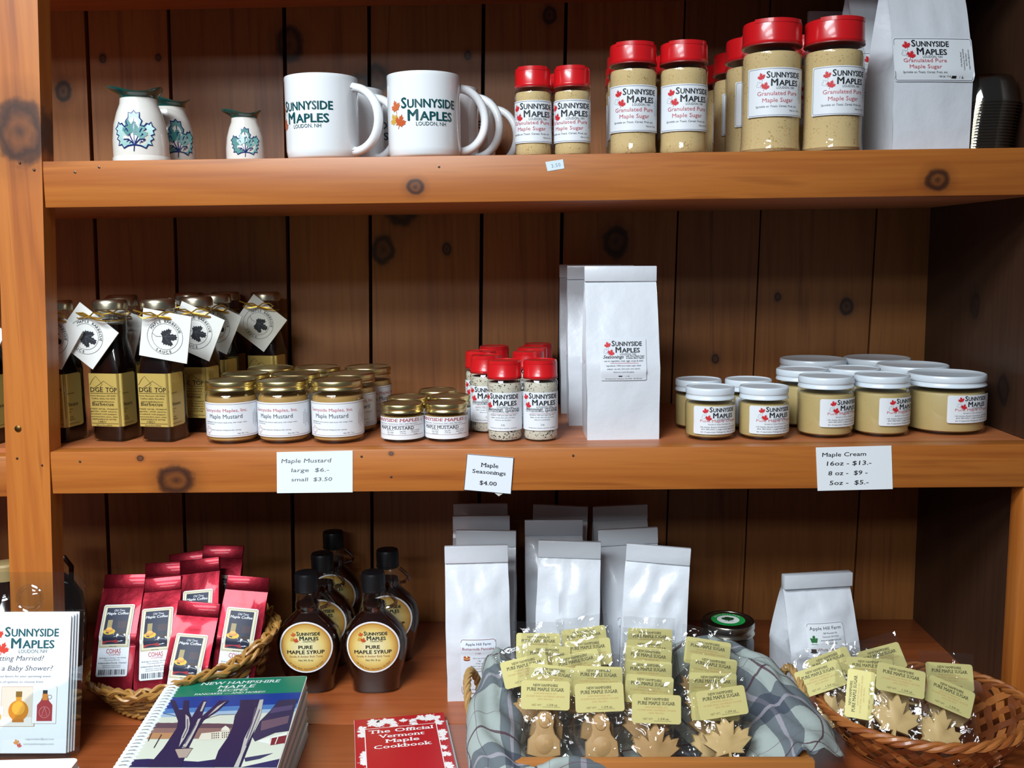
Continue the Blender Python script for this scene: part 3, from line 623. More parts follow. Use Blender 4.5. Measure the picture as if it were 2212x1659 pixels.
# ------------------------------------------------------------------ middle shelf: barbecue sauce bottles
def bbq():
    t = thing('sauce_bottle', '-', 'bottle'); S, ph, H = .0238, radians(-12), .197        # half side, turn of the square, height
    def ring(hs, b_, z, n=40):
        out = []
        for k in range(n):
            a = 2*pi*k/n; sq = hs/max(abs(cos(a)), abs(sin(a))); sq = min(sq, hs*1.33); r = sq*(1-b_)+hs*b_; a2 = a+ph
            out.append((r*cos(a2), r*sin(a2), z))
        return out
    def loft(secs, m, name):
        mb = MB(); n = 40; vs = []
        for hs, b_, z in secs: vs += ring(hs, b_, z)
        fs = [(i*n+k, i*n+(k+1) % n, (i+1)*n+(k+1) % n, (i+1)*n+k) for i in range(len(secs)-1) for k in range(n)] + [tuple(range(n-1, -1, -1)), tuple((len(secs)-1)*n+k for k in range(n))]
        return mb.add(vs, fs).build(name, m, t, sharp=50)
    loft([(S*.94, .05, 0), (S, 0, .003), (S, 0, .100), (S*.98, .1, .108), (S*.90, .45, .126), (S*.82, .85, .142), (.0212, 1, .154), (.0208, 1, .170), (.0208, 1, .184)], glass, 'glass')
    loft([(S*.9, .05, .003), (S*.955, 0, .005), (S*.955, 0, .100), (S*.935, .1, .108), (S*.86, .45, .126), (S*.78, .85, .142), (.0198, 1, .154), (.0195, 1, .163)], sauce, 'sauce')
    MB().lathe([(.0226, .183), (.0234, .184), (.0234, .192), (.0226, .1945), (.021, .1965), (.0205, .196), (0, .196)], 36).build('cap', mat('pale_gold_cap', 'cfc7ae', .3, 1), t)
    c_, s_ = cos(ph), sin(ph)
    def face(x, y, o):      # x runs along the label from the front corner: x < 0 on one face, x > 0 on the next
        q = S+.0004+o
        lx, ly = (x+S, -q) if x < 0 else (q, -S+x)      # square frame: corner (S,-S)
        if abs(x) < .0035: # the rounded corner
            k = (x+.0035)/.007; lx = S-.0035*(1-k) + (.0004+o)*k - .0011*sin(pi*k); ly = -S+.0035*k - (.0004+o)*(1-k) + .0011*sin(pi*k)
        lx, ly = lx, ly; return (lx*c_-ly*s_, lx*s_+ly*c_, .022+y)
    a = -ph-pi/2
    mb = MB(); h = .074
    xs = [-2*S+.0005+i*(2*S-.004)/10 for i in range(11)]+[-.0028, -.0014, 0, .0014, .0028]+[.0035+i*.0315/8 for i in range(9)]
    vs = []
    for x in xs: e = max(0, x-.033); vs += [face(x, e*.9, .0002), face(x, h-e*.9, .0002)]
    l = mb.add(vs, [(2*i, 2*i+2, 2*i+3, 2*i+1) for i in range(len(xs)-1)]).build('label', gold_foil, t, sharp=0)
    p = Print(); D = '241c10'
    p.line([(-.046, h*.78), (-.041, h*.88), (-.036, h*.95), (-.026, h*.80), (-.030, h*.74)], .0005, D); p.line([(-.040, h*.72), (-.030, h*.80), (-.024, h*.86), (-.012, h*.76), (-.002, h*.75)], .0005, D)
    p.text('DGE', -.0455, h*.655, w=.020, h=.0062, al='l', c=D, serif=True, bold=.008); p.text('TOP', -.0215, h*.655, w=.0175, h=.0062, al='l', c=D, serif=True, bold=.008); p.text('.', .001, h*.655, h=.005, c=D)
    p.rect(-.046, h*.625, -.004, h*.632, D); p.rect(.004, h*.625, .018, h*.632, D)
    for i, t_ in enumerate(('Street, Boscawen, NH 03303', 'Tel/Fax (603) 753-4973', 'ridgetopsale@myfairpoint.net')): p.text(t_, -.026, h*(.57-.055*i), w=.040-.003*i, h=.0019, c=D)
    p.text('Barbecue', -.0440, h*.395, w=.034, h=.0044, al='l', c=D, serif=True); p.text('Sauce', -.004+.009, h*.395, w=.020, h=.0044, al='l', c=D, serif=True)
    for i, t_ in enumerate(('maple syrup, chopped', 'garlic, chili sauce,', 'crushed red pepper,', 'worcestershire sauce, white')): p.text(t_, -.026, h*(.325-.05*i), w=.042, h=.0019, c=D)
    for i, t_ in enumerate(('onions,', 'salt.', '', 'vinegar')): p.text(t_, .006, h*(.325-.05*i), h=.0019, c=D, al='l') if t_ else None
    p.text('REFRIGERATE AFTER', -.026, h*.125, w=.038, h=.0018, c=D); p.text('OPENING', .005, h*.125, h=.0018, al='l', c=D); p.text('14821', -.030, h*.07, h=.0030, c=D, shear=.3, space=1.3); p.rect(-.046, h*.055, -.004, h*.061, D); p.rect(.004, h*.055, .026, h*.061, D)
    p.text('Net wt. 8 oz. (236ml)', -.027, h*.012, h=.0019, c=D)
    p.build('label_print', l, lambda x, y, o: face(x, y, o+.0004))
    # the hang tag: a folded square card on a gold elastic bow
    tg = MB().box(-.033, .033, -.0005, .0006, -.036, .030).box(-.032, .033, .0012, .0018, -.0365, .029).build('hang_tag', mat('tag_card', 'e6e8e4', .5), t, (0, -.0315, .151))
    q = Print(); K_ = '2a2d33'; q.ring(0, -.004, .0245, .0004, K_); q.ring(0, -.004, .0182, .0004, K_)
    q.arc('MAPLE BARBECUE', 0, -.004, .0196, 158, 22, .0036, K_, bold=.012); q.arc('SAUCE', 0, -.004, .0231, 238, 302, .0036, K_, bold=.012, inside=True)
    q.leaf(.005, -.004, .024, K_, radians(-78), shape=BROAD, l=2); q.line([(-.0175, -.002), (-.012, -.0055), (-.005, -.0045)], .0005, K_); q.line([(-.003, -.004), (.014, -.001)], .0003, '6a6e76', 3); q.line([(0, -.004), (.006, .004)], .0003, '6a6e76', 3); q.line([(0, -.004), (.007, -.012)], .0003, '6a6e76', 3)
    q.build('tag_print', tg, flat(0, -.0006, 0))
    gold = mat('gold_elastic', 'c49a3a', .28, .7); cd_ = MB()
    cd_.tube([(.0205*cos(a), .0205*sin(a), .168) for a in [2*pi*i/24 for i in range(24)]], .0008, 5, True)
    cx, cy, cz = 0, -.040, .1755
    for s_ in (-1, 1):
        cd_.tube([(cx, cy, cz), (cx+s_*.008, cy-.002, cz+.005), (cx+s_*.019, cy-.001, cz+.005), (cx+s_*.024, cy, cz+.0005), (cx+s_*.018, cy-.001, cz-.0025), (cx+s_*.008, cy-.002, cz-.001), (cx, cy, cz)], .0011, 5)
    cd_.tube([(cx, cy, cz), (cx-.014, cy-.002, cz+.003), (cx-.030, cy, cz+.009)], .0011, 5); cd_.tube([(cx, cy, cz), (cx+.012, cy-.002, cz-.004), (cx+.026, cy, cz-.006)], .0011, 5); cd_.tube([(0, cy, cz+.001), (0, -.0205, .169)], .0011, 5)
    cd_.lathe([(0, cz-.002), (.0018, cz-.001), (.0018, cz+.001), (0, cz+.002)], 8, cx=cx, cy=cy-.001)
    cd_.build('gold_bow', gold, t)
    return t
bk = Kind(bbq())
for (x, y, tr, dx, lb) in ((-.662, .088, 35, .012, 'sauce bottle in front, half hidden by the post'), (-.5870, .092, 40, -.026, 'sauce bottle in front with its diamond-tilted tag, beside the post bottle'), (-.5165, .086, 11, .026, 'sauce bottle in front with nearly upright tag, nearest the mustard jars'),
    (-.489, .160, 25, .012, 'sauce bottle just behind the mustard jars with its tag askew'), (-.493, .262, 26, .010, 'sauce bottle with a shaded tag, behind the one with the askew tag'), (-.503, .345, 30, -.01, 'sauce bottle against the planks, tag out of sight'),
    (-.430, .318, 39, -.003, 'sauce bottle standing apart at the back behind the mustard jars'), (-.640, .262, 20, 0, 'sauce bottle at the back, only its cap showing behind the front ones'), (-.608, .180, 20, .008, 'sauce bottle in the second row between the two front bottles'), (-.560, .335, 20, 0, 'sauce bottle at the back between the other caps')):
    o = bk.put((x, y, MID), 0, lb); o['group'] = 'barbecue sauce bottles'; tg = child(o, 'hang_tag'); tg.rotation_euler = (radians(6), radians(tr), 0); tg.location.x = dx*.75; child(o, 'gold_bow').rotation_euler = (0, 0, dx*12)

# ------------------------------------------------------------------ price cards on the rails
def card(name, label, pts, c, t=.0006):
    """pts = four corners (x, z) on the rail face"""
    o = MB().prism(pts, -.0003-t, -.0003).build(name, mat('card_'+c, c, .5)); return tag(o, label, 'price card')
def quadmap(pts, W, H, y):
    (x0, z0), (x1, z1), (x2, z2), (x3, z3) = pts        # bottom left, bottom right, top right, top left
    def f(x, yy, o):
        u, v = x/W, yy/H; a = (x0+(x1-x0)*u, z0+(z1-z0)*u); b_ = (x3+(x2-x3)*u, z3+(z2-z3)*u)
        return (a[0]+(b_[0]-a[0])*v, y-o, a[1]+(b_[1]-a[1])*v)
    return f
c1 = [(-.3398, .3237), (-.2392, .3242), (-.2373, .3803), (-.3378, .3790)]
o = card('price_card', 'white card hand-lettered with mustard prices on the middle rail', c1, 'dfe9ea'); p = Print(); G = '5a6068'
p.text('Maple Mustard', .039, .041, w=.066, h=.0055, c=G, shear=.12, l=1); p.text('large  $6.-', .044, .0285, w=.050, h=.0050, c=G, shear=.1); p.text('small  $3.50', .046, .016, w=.054, h=.0048, c=G, shear=.1); p.build('handwriting', o, quadmap(c1, .1, .056, -.0009))
c2 = [(-.0920, .3263), (-.0297, .3202), (-.0254, .3693), (-.0868, .3748)]
o = card('price_card', 'white printed seasonings price card with dark edges, tilted on the middle rail', c2, 'dfe6ee', .0012); p = Print(); G = '23272d'
p.text('Maple', .031, .0335, w=.023, h=.0052, c=G, serif=True, bold=.012); p.text('Seasonings', .031, .0245, w=.044, h=.0050, c=G, serif=True, bold=.012); p.text('$4.00', .031, .0095, w=.0225, h=.0052, c=G, serif=True, bold=.012); p.frame(.0003, .0003, .0617, .0487, .0002, .0006, '1c2026')
p.build('lettering', o, quadmap(c2, .062, .049, -.0015)); MB().prism([(-.052, .3225), (-.040, .3213), (-.046, .3175)], -.0012, -.0006).build('tape', mat('tape', 'c8c8c0', .3), o)
c3 = [(.3720, .3217), (.4695, .3235), (.4655, .3813), (.3680, .3795)]
o = card('price_card', 'white card hand-lettered with cream prices on the middle rail', c3, 'e4eaee'); p = Print(); G = '14181e'
p.text('Maple Cream', .036, .0455, w=.057, h=.0052, c=G, shear=.08, bold=.008); p.text('16oz - $13.-', .042, .0335, w=.058, h=.0055, c=G, bold=.008, shear=.1); p.text('8 oz -  $9 -', .040, .0205, w=.051, h=.0055, c=G, bold=.008, shear=.1); p.text('5oz -  $5.-', .041, .0075, w=.051, h=.0055, c=G, bold=.008, shear=.1); p.build('handwriting', o, quadmap(c3, .0975, .058, -.0009))
c4 = [(.0215, .7370), (.0426, .7402), (.0409, .7516), (.0187, .7485)]
o = card('price_sticker', 'tiny pale blue price sticker on the upper rail', c4, 'cfdfe8', .0003); p = Print(); p.text('3.50', .012, .0035, h=.0042, c='8a96a4', space=1.15); p.build('lettering', o, quadmap(c4, .022, .0116, -.0006))
# ------------------------------------------------------------------ counter: pancake mix bags
def on(px, py, z): d = ray(px, py); return CAM + d*((z-CAM.z)/d.z)
def pancake_bag(seed):
    t, fr = paper_bag('pancake_mix_bag', 'paper bag', .090, .060, .221, .024, seed, crump=.0082, bulge=.008, taper=.40, stiff=(.027, .008, .098))
    w, h, z0 = .050, .083, .012; l = sheet(w, h, .002, fn=on_bag(fr, z0, .0012), nu=14).build('label', mat('label_pale', 'dbe3ec', .5), t)
    p = Print(); B = '2c3450'; R_ = '8a3040'; p.frame(-w/2+.0008, .0008, w/2-.0008, h-.0008, .003, .0006, R_)
    p.text('Apple Hill Farm', 0, h-.0085, w=.036, h=.0036, c=B); p.text('Buttermilk Pancake', 0, h-.0150, w=.045, h=.0034, c=R_); p.text('Mix', 0, h-.0215, h=.0036, c=R_)
    for s_ in (-1, 1):
        for i in range(3): p.disc(s_*.0165, h-.030+i*.0019, .0046, ('8a3a20', 'd8a060', 'a84a28')[i], l=1+i, ry=.0018)
        p.disc(s_*.0165, h-.0255, .0014, 'f0e0b0', 5)
    p.paras(['Mix-2 cups of mix', '1 egg', '3 Tbsp. oil', 'Approx. 1 cup cold water', 'Mix and cook on a', 'hot griddle'], .001, h-.0285, .0016, .0040); p.leaf(0, .018, .011, '2f6a3a', 0, shape=BROAD); p.text('www.applehillfarmnh.com', 0, .006, w=.038, h=.0016)
    p.build('label_print', l, on_bag(fr, z0, .0016)); return t
PB = ((-.083, .100, 4, 'beside the syrup bottles, front of its row'), (-.076, .178, -2, 'beside the syrup bottles, second in its row'), (-.084, .262, 2, 'beside the syrup bottles, third in its row'), (-.089, .340, -1, 'beside the syrup bottles, against the planks'),
      (.046, .120, -3, 'front of the middle row behind the candy tray'), (.031, .235, 2, 'second in the middle row behind the candy tray'), (.037, .325, -4, 'at the back of the middle row behind the candy tray'),
      (.164, .096, -5, 'front of the row nearest the green-lidded jar'), (.149, .184, 4, 'second in the row nearest the green-lidded jar'), (.146, .322, 5, 'at the back of the row nearest the green-lidded jar'))
protos = [pancake_bag(1.3), pancake_bag(6.2), pancake_bag(11.7)]; used = [0, 0, 0]
for i, (x, y, rz, lb) in enumerate(PB):
    k = (0, 1, 2, 1, 1, 0, 2, 2, 0, 1)[i]; o = copy_tree(protos[k]) if used[k] else protos[k]; used[k] = 1
    o.location = (x, y, 0); o.rotation_euler = (0, radians((0, 1, 0, 0, 1.5, 0, 2, 3.5, -2, -1)[i]), radians(rz)); o['label'] = 'white pancake mix bag '+lb; o['group'] = 'pancake mix bags'
t, fr = paper_bag('pancake_mix_bag', 'paper bag', .104, .078, .162, .020, 21.3, crump=.0125, bulge=.010, taper=.35, stiff=(.029, .01, .098), foldname='rolled_top', foldt=.012)
t.location = (.417, .150, 0); t.rotation_euler = (0, 0, radians(9)); t['label'] = 'short crumpled white bag of whole wheat mix with a rolled top'
w, h, z0 = .056, .082, .014; l = sheet(w, h, .003, fn=on_bag(fr, z0, .0014), nu=14).build('label', paper, t); p = Print(); B = '2a3040'; p.frame(-w/2+.0008, .0008, w/2-.0008, h-.0008, .003, .0005, '70747c')
p.text('Apple Hill Farm', 0, h-.009, w=.048, h=.0042, c=B); p.paras(['580 Mountain Rd.', 'Concord, NH 03301', 'www.applehillfarmnh.com', '603-224-8862'], .006, h-.0145, .0021, .0045, c=B); p.leaf(-.0195, h-.021, .011, '1f6a30', 0, shape=BROAD); p.line([(-.024, h-.0275), (-.015, h-.0275)], .0006, '1f6a30')
p.text('Whole Wheat', 0, h-.0365, w=.033, h=.0038, c='7a2834'); p.text('Pancake Mix', .001, h-.0435, w=.030, h=.0036, c='7a2834')
for s_, dy in ((-1, .036), (1, .038)): p.disc(s_*.0215, h-dy-.002, .005, '3a3e48', 1, ry=.0014); p.rect(s_*.0215-.0036, h-dy-.002, s_*.0215+.0036, h-dy+.0024, '2c2020', 2)
p.paras(['Mix-2 cups mix, 1 egg', '3 Tbsp. oil', 'Add water to desired', 'consistency.'], 0, h-.0485, .0022, .0060, c=B); p.build('label_print', l, on_bag(fr, z0, .0018))

# ------------------------------------------------------------------ counter: syrup bottles
SYR = [(.0, .032, .020), (.003, .035, .0215), (.020, .0365, .0230), (.040, .0425, .0245), (.060, .0470, .026), (.076, .0475, .0265), (.092, .0430, .025), (.106, .033, .021), (.114, .0240, .0185), (.120, .0180, .0165), (.124, .0172, .0168), (.128, .0185, .0182), (.132, .0174, .0170), (.142, .0160, .0160), (.153, .0152, .0152)]
def sup(a, b_, th, e=2.6): c_, s_ = cos(th), sin(th); return (a*math.copysign(abs(c_)**(2/e), c_), b_*math.copysign(abs(s_)**(2/e), s_))
def syrup_bottle():
    t = thing('syrup_bottle', '-', 'bottle')
    def sec(scale, lo, hi, dz=0):
        mb = MB(); n = 44; vs = []; rows = [r for r in SYR if lo <= r[0] <= hi]
        for z, a, b_ in rows:
            e = 2.8 if z < .105 else 2.0
            for k in range(n): x, y = sup(a-scale, b_-scale, 2*pi*k/n, e); vs.append((x, y, z+dz))
        fs = [(i*n+k, i*n+(k+1) % n, (i+1)*n+(k+1) % n, (i+1)*n+k) for i in range(len(rows)-1) for k in range(n)] + [tuple(range(n-1, -1, -1)), tuple((len(rows)-1)*n+k for k in range(n))]
        return mb.add(vs, fs)
    sec(0, 0, 1).build('glass', glass, t); sec(.0016, .002, .133, 0).build('syrup', syrup, t)
    MB().lathe([(.0170, .150), (.0178, .151), (.0178, .153), (.0172, .1535), (.0172, .174), (.0162, .1775), (.013, .178), (0, .178)], 60, mod=knurl(30, (4, 5), .012)).build('cap', mat('black_cap', '0c0d10', .35), t)
    pts = [(.0155+.0135*(1 if 0 < i < 16 else .6)*sin(pi*min(1, i/16.0))*1.0+.003, 0, .147-.024*i/16-(.004*sin(pi*i/16))) for i in range(17)]
    MB().tube(pts, .0028, 8).build('loop_handle', thin('handle_glass', (.62, .48, .38), .22, .75, .05), t)
    def surf(x, y, o):
        z = .074+y
        for (z0, a0, b0), (z1, a1, b1) in zip(SYR, SYR[1:]):
            if z0 <= z <= z1: q = (z-z0)/(z1-z0); a, b_ = a0+(a1-a0)*q, b0+(b1-b0)*q; break
        b_ = .0268 if .05 < z < .1 else b_; u = min(.999, abs(x)/max(a, .0001)); return (x, -max(.0265*(1-(abs(x)/.0475)**2.8)**(1/2.8) if abs(x) < .0474 else 0, b_*(1-u**2.8)**(1/2.8))-.0006-o, z)
    m = bpy.data.materials.new('amber_label'); m.use_nodes = True; nt = m.node_tree; b = nt.nodes['Principled BSDF']; tc = nd(nt, 'ShaderNodeTexCoord'); sb = nd(nt, 'ShaderNodeVectorMath', operation='SUBTRACT'); sb.inputs[1].default_value = (0, 0, .074)
    nt.links.new(tc.outputs['Object'], sb.inputs[0]); sx = nd(nt, 'ShaderNodeVectorMath', operation='MULTIPLY'); sx.inputs[1].default_value = (1, 0, 1); nt.links.new(sb.outputs[0], sx.inputs[0]); ln = nd(nt, 'ShaderNodeVectorMath', operation='LENGTH'); nt.links.new(sx.outputs[0], ln.inputs[0])
    ml = nd(nt, 'ShaderNodeMath', operation='MULTIPLY', i1=1/.0385); nt.links.new(ln.outputs[1], ml.inputs[0]); r = ramp(nt, ((.25, 'e6dfae'), (.65, 'e0c878'), (.93, 'c48a30'), (.945, 'e8e8ea'))); nt.links.new(ml.outputs[0], r.inputs[0]); nt.links.new(r.outputs[0], b.inputs['Base Color']); b.inputs['Roughness'].default_value = .4
    mb = MB(); N, Rn = 40, 8; vs = [surf(0, 0, 0)]
    for j in range(1, Rn+1):
        for k in range(N): a = 2*pi*k/N; vs.append(surf(.0385*j/Rn*cos(a), .0385*j/Rn*sin(a), 0))
    fs = [(0, 1+(k+1) % N, 1+k) for k in range(N)] + [(1+j*N+k, 1+j*N+(k+1) % N, 1+(j+1)*N+(k+1) % N, 1+(j+1)*N+k) for j in range(Rn-1) for k in range(N)]
    l = mb.add(vs, [f[::-1] for f in fs]).build('label', m, t, sharp=0); p = Print(); D = '2a1c12'
    p.logo(-.0125, .0180, .034, '1c2a26', 'c8622c', 'c04a28', 'c99a3a'); p.text('PURE', 0, -.0020, w=.0205, h=.0050, c=D, bold=.02); p.text('MAPLE SYRUP', 0, -.0095, w=.054, h=.0052, c=D, bold=.02)
    p.text('Grade A Amber Rich Taste', 0, -.0148, w=.048, h=.0028, c='a0603a'); p.text('Net Wt. 8 oz.', 0, -.0205, w=.0215, h=.0026, c='4a3c20'); p.arc('130 Ashby Road, Canterbury, NH 03224', 0, 0, .0335, 222, 318, .0020, '4a3c20', inside=True); p.ring(0, 0, .0358, .0003, '8a6a30')
    p.build('label_print', l, lambda x, y, o: surf(x, y, o+.0003)); return t
sk = Kind(syrup_bottle())
for (x, y, rz, lb) in ((-.3325, .113, 2, 'syrup bottle in front, beside the wicker coffee basket'), (-.2350, .113, 2, 'syrup bottle in front, beside the pancake bags'), (-.3290, .205, 0, 'syrup bottle behind the front one beside the basket'), (-.336, .325, 0, 'syrup bottle at the back against the planks'), (-.230, .222, 2, 'syrup bottle behind the front one beside the pancake bags')):
    sk.put((x, y, 0), radians(rz), lb)['group'] = 'round-labelled syrup bottles'

# ------------------------------------------------------------------ counter: canning jar with a green lid label
t = thing('canning_jar', 'glass canning jar with silver ring lid and a round green sticker', 'jar', (.289, .150, 0))
MB().lathe([(.034, 0), (.038, .003), (.039, .01), (.039, .060), (.036, .068), (.0345, .072), (.0345, .086)], 44).build('glass', glass, t); MB().lathe([(.033, .003), (.037, .006), (.0375, .058), (.034, .066), (.02, .066)], 36).build('contents', mat('dark_jam', '1a1410', .4), t)
silver = mat('silver_lid', 'a8a49a', .25, 1); l = MB().lathe([(.0385, .070), (.0395, .0705), (.0395, .0725), (.0385, .074), (.038, .078), (.0392, .0795), (.0392, .0865), (.0382, .0885), (.0365, .0890), (.034, .0885), (.0335, .0878)], 120, mod=knurl(60, (5, 6), .006)).build('ring_lid', silver, t)
d_ = MB().lathe([(.0338, .0872), (.0338, .0880), (.0325, .0884), (0, .0884)], 44).build('lid_disc', silver, t)
p = Print(); p.disc(0, 0, .0250, '1d9a48', 0, n=40); p.disc(0, 0, .0165, 'e8ece8', 1, n=32)
for (dx, dy, r_) in ((-.005, .003, .0045), (0, .005, .0052), (.005, .003, .0045), (-.002, .001, .005), (.003, .001, .005)): p.disc(dx, dy, r_, '1a4a26', 2, n=14)
p.rect(-.0012, -.007, .0012, 0, '1a4a26', 3); p.line([(-.007, -.0065), (.007, -.0075)], .0008, '1a4a26', 3); p.arc('Apple Hill Farm', 0, 0, .0190, 155, 25, .0036, 'e8f0e8', l=3); p.arc('Strawberry Jam', 0, 0, .0225, 228, 312, .0028, '0e6a30', l=3, inside=True)
p.build('lid_sticker', l, lambda x, y, o: (x, y, .0886+o), rough=.35)

# ------------------------------------------------------------------ counter: wicker basket of coffee
bc = Vector((-.509, .092, 0)); wick = mat('wicker', 'a8793a', .45, coat=.2, bump=(240, .2, .001)); wick2 = mat('wicker_dark', '7c5428', .5, coat=.15, bump=(240, .2, .001)); wick3 = mat('wicker_pale', 'bd9450', .42, coat=.2, bump=(240, .2, .001))
bask = thing('wicker_basket', 'oval wicker basket with braided rim holding red coffee bags', 'basket', bc)
def wall_pt(a, v, dr=0):      # v = 0 foot, 1 rim
    rx = .096+.030*v**.8+dr; ry = .080+.024*v**.8+dr; rz = (.058+.028*cos(a)+.014*sin(a))*v
    return Vector((rx*cos(a), ry*sin(a), rz+.004))
NS = 34
for i in range(11):
    v = (i+.5)/11; n = NS*6; ph = i % 2
    pts = [wall_pt(2*pi*k/n, v+.012*noise.noise(Vector((k*.3, i*3.1, 0))), .0026*cos(pi*(k/6.0)+pi*ph)) for k in range(n)]
    MB().tube(pts, .0031, 6, True, flat=.85).build('weaver', (wick2, wick, wick2)[i % 3], bask)
for k in range(NS):
    a = 2*pi*(k+.5)/NS; MB().tube([wall_pt(a, v/5.0) for v in range(6)], .0024, 5).build('stake', wick2, bask)
n = 220
for s_ in range(4):
    pts = []
    for k in range(n):
        a = 2*pi*k/n; th = 12*a+s_*pi/2; p_ = wall_pt(a, 1.0, .0015+.0075*cos(th)); pts.append(p_+Vector((0, 0, .006+.0065*sin(2*th+s_)*.55+.004*cos(th*.5))))
    for q in (-1, 0, 1): MB().tube([pp+Vector((q*.0026*cos(2*pi*i/n), q*.0026*sin(2*pi*i/n), q*.0024)) for i, pp in enumerate(pts)], .0024, 5, True).build('rim_strand', (wick, wick3, wick)[q+1], bask)
for i in range(3):
    MB().tube([wall_pt(2*pi*k/120, .02, .006+.0035*cos(20*2*pi*k/120+i*2.1))+Vector((0, 0, .003+.003*sin(20*2*pi*k/120+i*2.1))) for k in range(120)], .003, 6, True).build('foot_strand', wick, bask)
MB().prism([(.092*cos(2*pi*k/36), .076*sin(2*pi*k/36)) for k in range(36)], .002, .006, fn=lambda x, y, z: (x, y, z)).build('base', wick2, bask)

foil = mat('red_foil', '6c0c1b', .34, .85, coat=.2, bump=(50, .2, .003))
def coffee_bag(seed):
    t, fr = paper_bag('coffee_bag', 'coffee bag', .060, .030, .165, .020, seed, m=foil, crump=.0026, bulge=.004, taper=.5, stiff=(.024, .016, .124), foldname='crimped_top', foldt=.003)
    w, h, z0 = .0445, .100, .020; l = sheet(w, h, .0025, fn=on_bag(fr, z0, .0012), nu=12).build('label', mat('label_pale', 'dbe3ec'), t); p = Print(); N_ = '16203a'
    p.rect(-w/2+.001, h*.395, w/2-.001, h-.0012, 'b9b294', 0); p.rect(-w/2+.003, h*.42, w/2-.003, h-.0035, 'd6d0b8', 1); p.rect(-.0165, h*.44, .0165, h*.955, N_, 2)
    p.text('Old Time', .002, h*.90, w=.015, h=.0030, c='dfe6ee', l=4, shear=.2); p.text('Maple Coffee', 0, h*.855, w=.031, h=.0034, c='eef2f6', l=4, shear=.15, bold=.012)
    p.rect(-.012, h*.65, -.005, h*.78, '9a8a5c', 3); p.rect(.003, h*.66, .0155, h*.76, '3a2a34', 3); p.poly([(-.0165, h*.44), (.008, h*.44), (.002, h*.55), (-.0165, h*.52)], '9c3038', 3)
    p.disc(-.0075, h*.615, .0088, 'd8b02c', 4, ry=.0042); p.disc(-.008, h*.635, .0058, 'c88a3c', 5, ry=.0030); p.disc(-.008, h*.655, .0045, 'e0a850', 6, ry=.0022); p.line([(-.015, h*.50), (.0, h*.58)], .0012, 'c8ccd4', 4)
    p.disc(.0075, h*.515, .0092, 'dfe3e8', 4, ry=.0040); p.disc(.010, h*.56, .0062, 'eef0f2', 5, ry=.0052); p.disc(.010, h*.595, .0060, '2a1810', 6, ry=.0022); p.rect(.003, h*.445, .0155, h*.458, '14161c', 5)
    p.text('Makes 8 cups', 0, h*.404, h=.0013, l=4); p.text('COHAS', .001, h*.315, w=.0205, h=.0062, c='b03a40', bold=.015); p.text('COFFEE', .003, h*.285, w=.016, h=.0022, c='b03a40')
    p.text('28 Bridge St. Nashua, NH 03060', 0, h*.245, w=.038, h=.0015); p.text('www.cohascoffee.com', 0, h*.218, w=.022, h=.0013); p.text('Independent-Family Owned', 0, h*.175, w=.040, h=.0021, shear=.25); p.text('Ingredients: Arabica beans,', 0, h*.145, w=.026, h=.0013); p.text('natural and artificial flavor', 0, h*.120, w=.026, h=.0013)
    rnd = random.Random(5); x = -.0185
    while x < .0185: bw = rnd.choice((.0005, .0009, .0014)); p.rect(x, h*.025, x+bw, h*.095, '20242c', 2); x += bw+rnd.choice((.0006, .0010, .0015))
    p.build('label_print', l, on_bag(fr, z0, .0015), eps=.00008); return t
cb = [coffee_bag(2.2), coffee_bag(9.1)]; cu_ = [0, 0]
def aim(o, T, B, L, roll=0):
    """stand o (length L along z) with its top at T and its foot towards B"""
    z = (T-B).normalized(); x = Vector((1, 0, 0)); x = (x-z*x.dot(z)).normalized(); y = z.cross(x); x, y = x*cos(roll)+y*sin(roll), y*cos(roll)-x*sin(roll)
    o.matrix_world = Matrix(((x.x, y.x, z.x, 0), (x.y, y.y, z.y, 0), (x.z, y.z, z.z, 0), (0, 0, 0, 1))); o.location = T-z*L
for i, (tp, bt, yt, yb, rl, lb) in enumerate((((272, 1240), (248, 1490), .118, .048, 0, 'red foil coffee bag leaning at the post end of the basket'), ((348, 1247), (342, 1500), .118, .048, 3, 'red foil coffee bag second from the post end of the basket'), ((358, 1214), (352, 1470), .160, .090, 0, 'red foil coffee bag with only its crimped top showing behind the front bags'),
    ((432, 1207), (440, 1470), .130, .075, -4, 'red foil coffee bag standing behind the lowest front bag'), ((408, 1192), (425, 1450), .190, .120, 0, 'red foil coffee bag with a crumpled top at the back of the basket'), ((484, 1178), (458, 1440), .175, .110, 6, 'tallest red foil coffee bag, skewed at the back of the basket'),
    ((432, 1300), (396, 1530), .075, .018, 2, 'lowest red foil coffee bag right behind the recipe book'), ((538, 1245), (502, 1490), .105, .050, 8, 'red foil coffee bag at the syrup end of the basket'))):
    k = i % 2; o = copy_tree(cb[k]) if cu_[k] else cb[k]; cu_[k] = 1; aim(o, at(*tp, yt), at(*bt, yb), .165, radians(rl)); o['label'] = lb; o['group'] = 'red coffee bags in the basket'

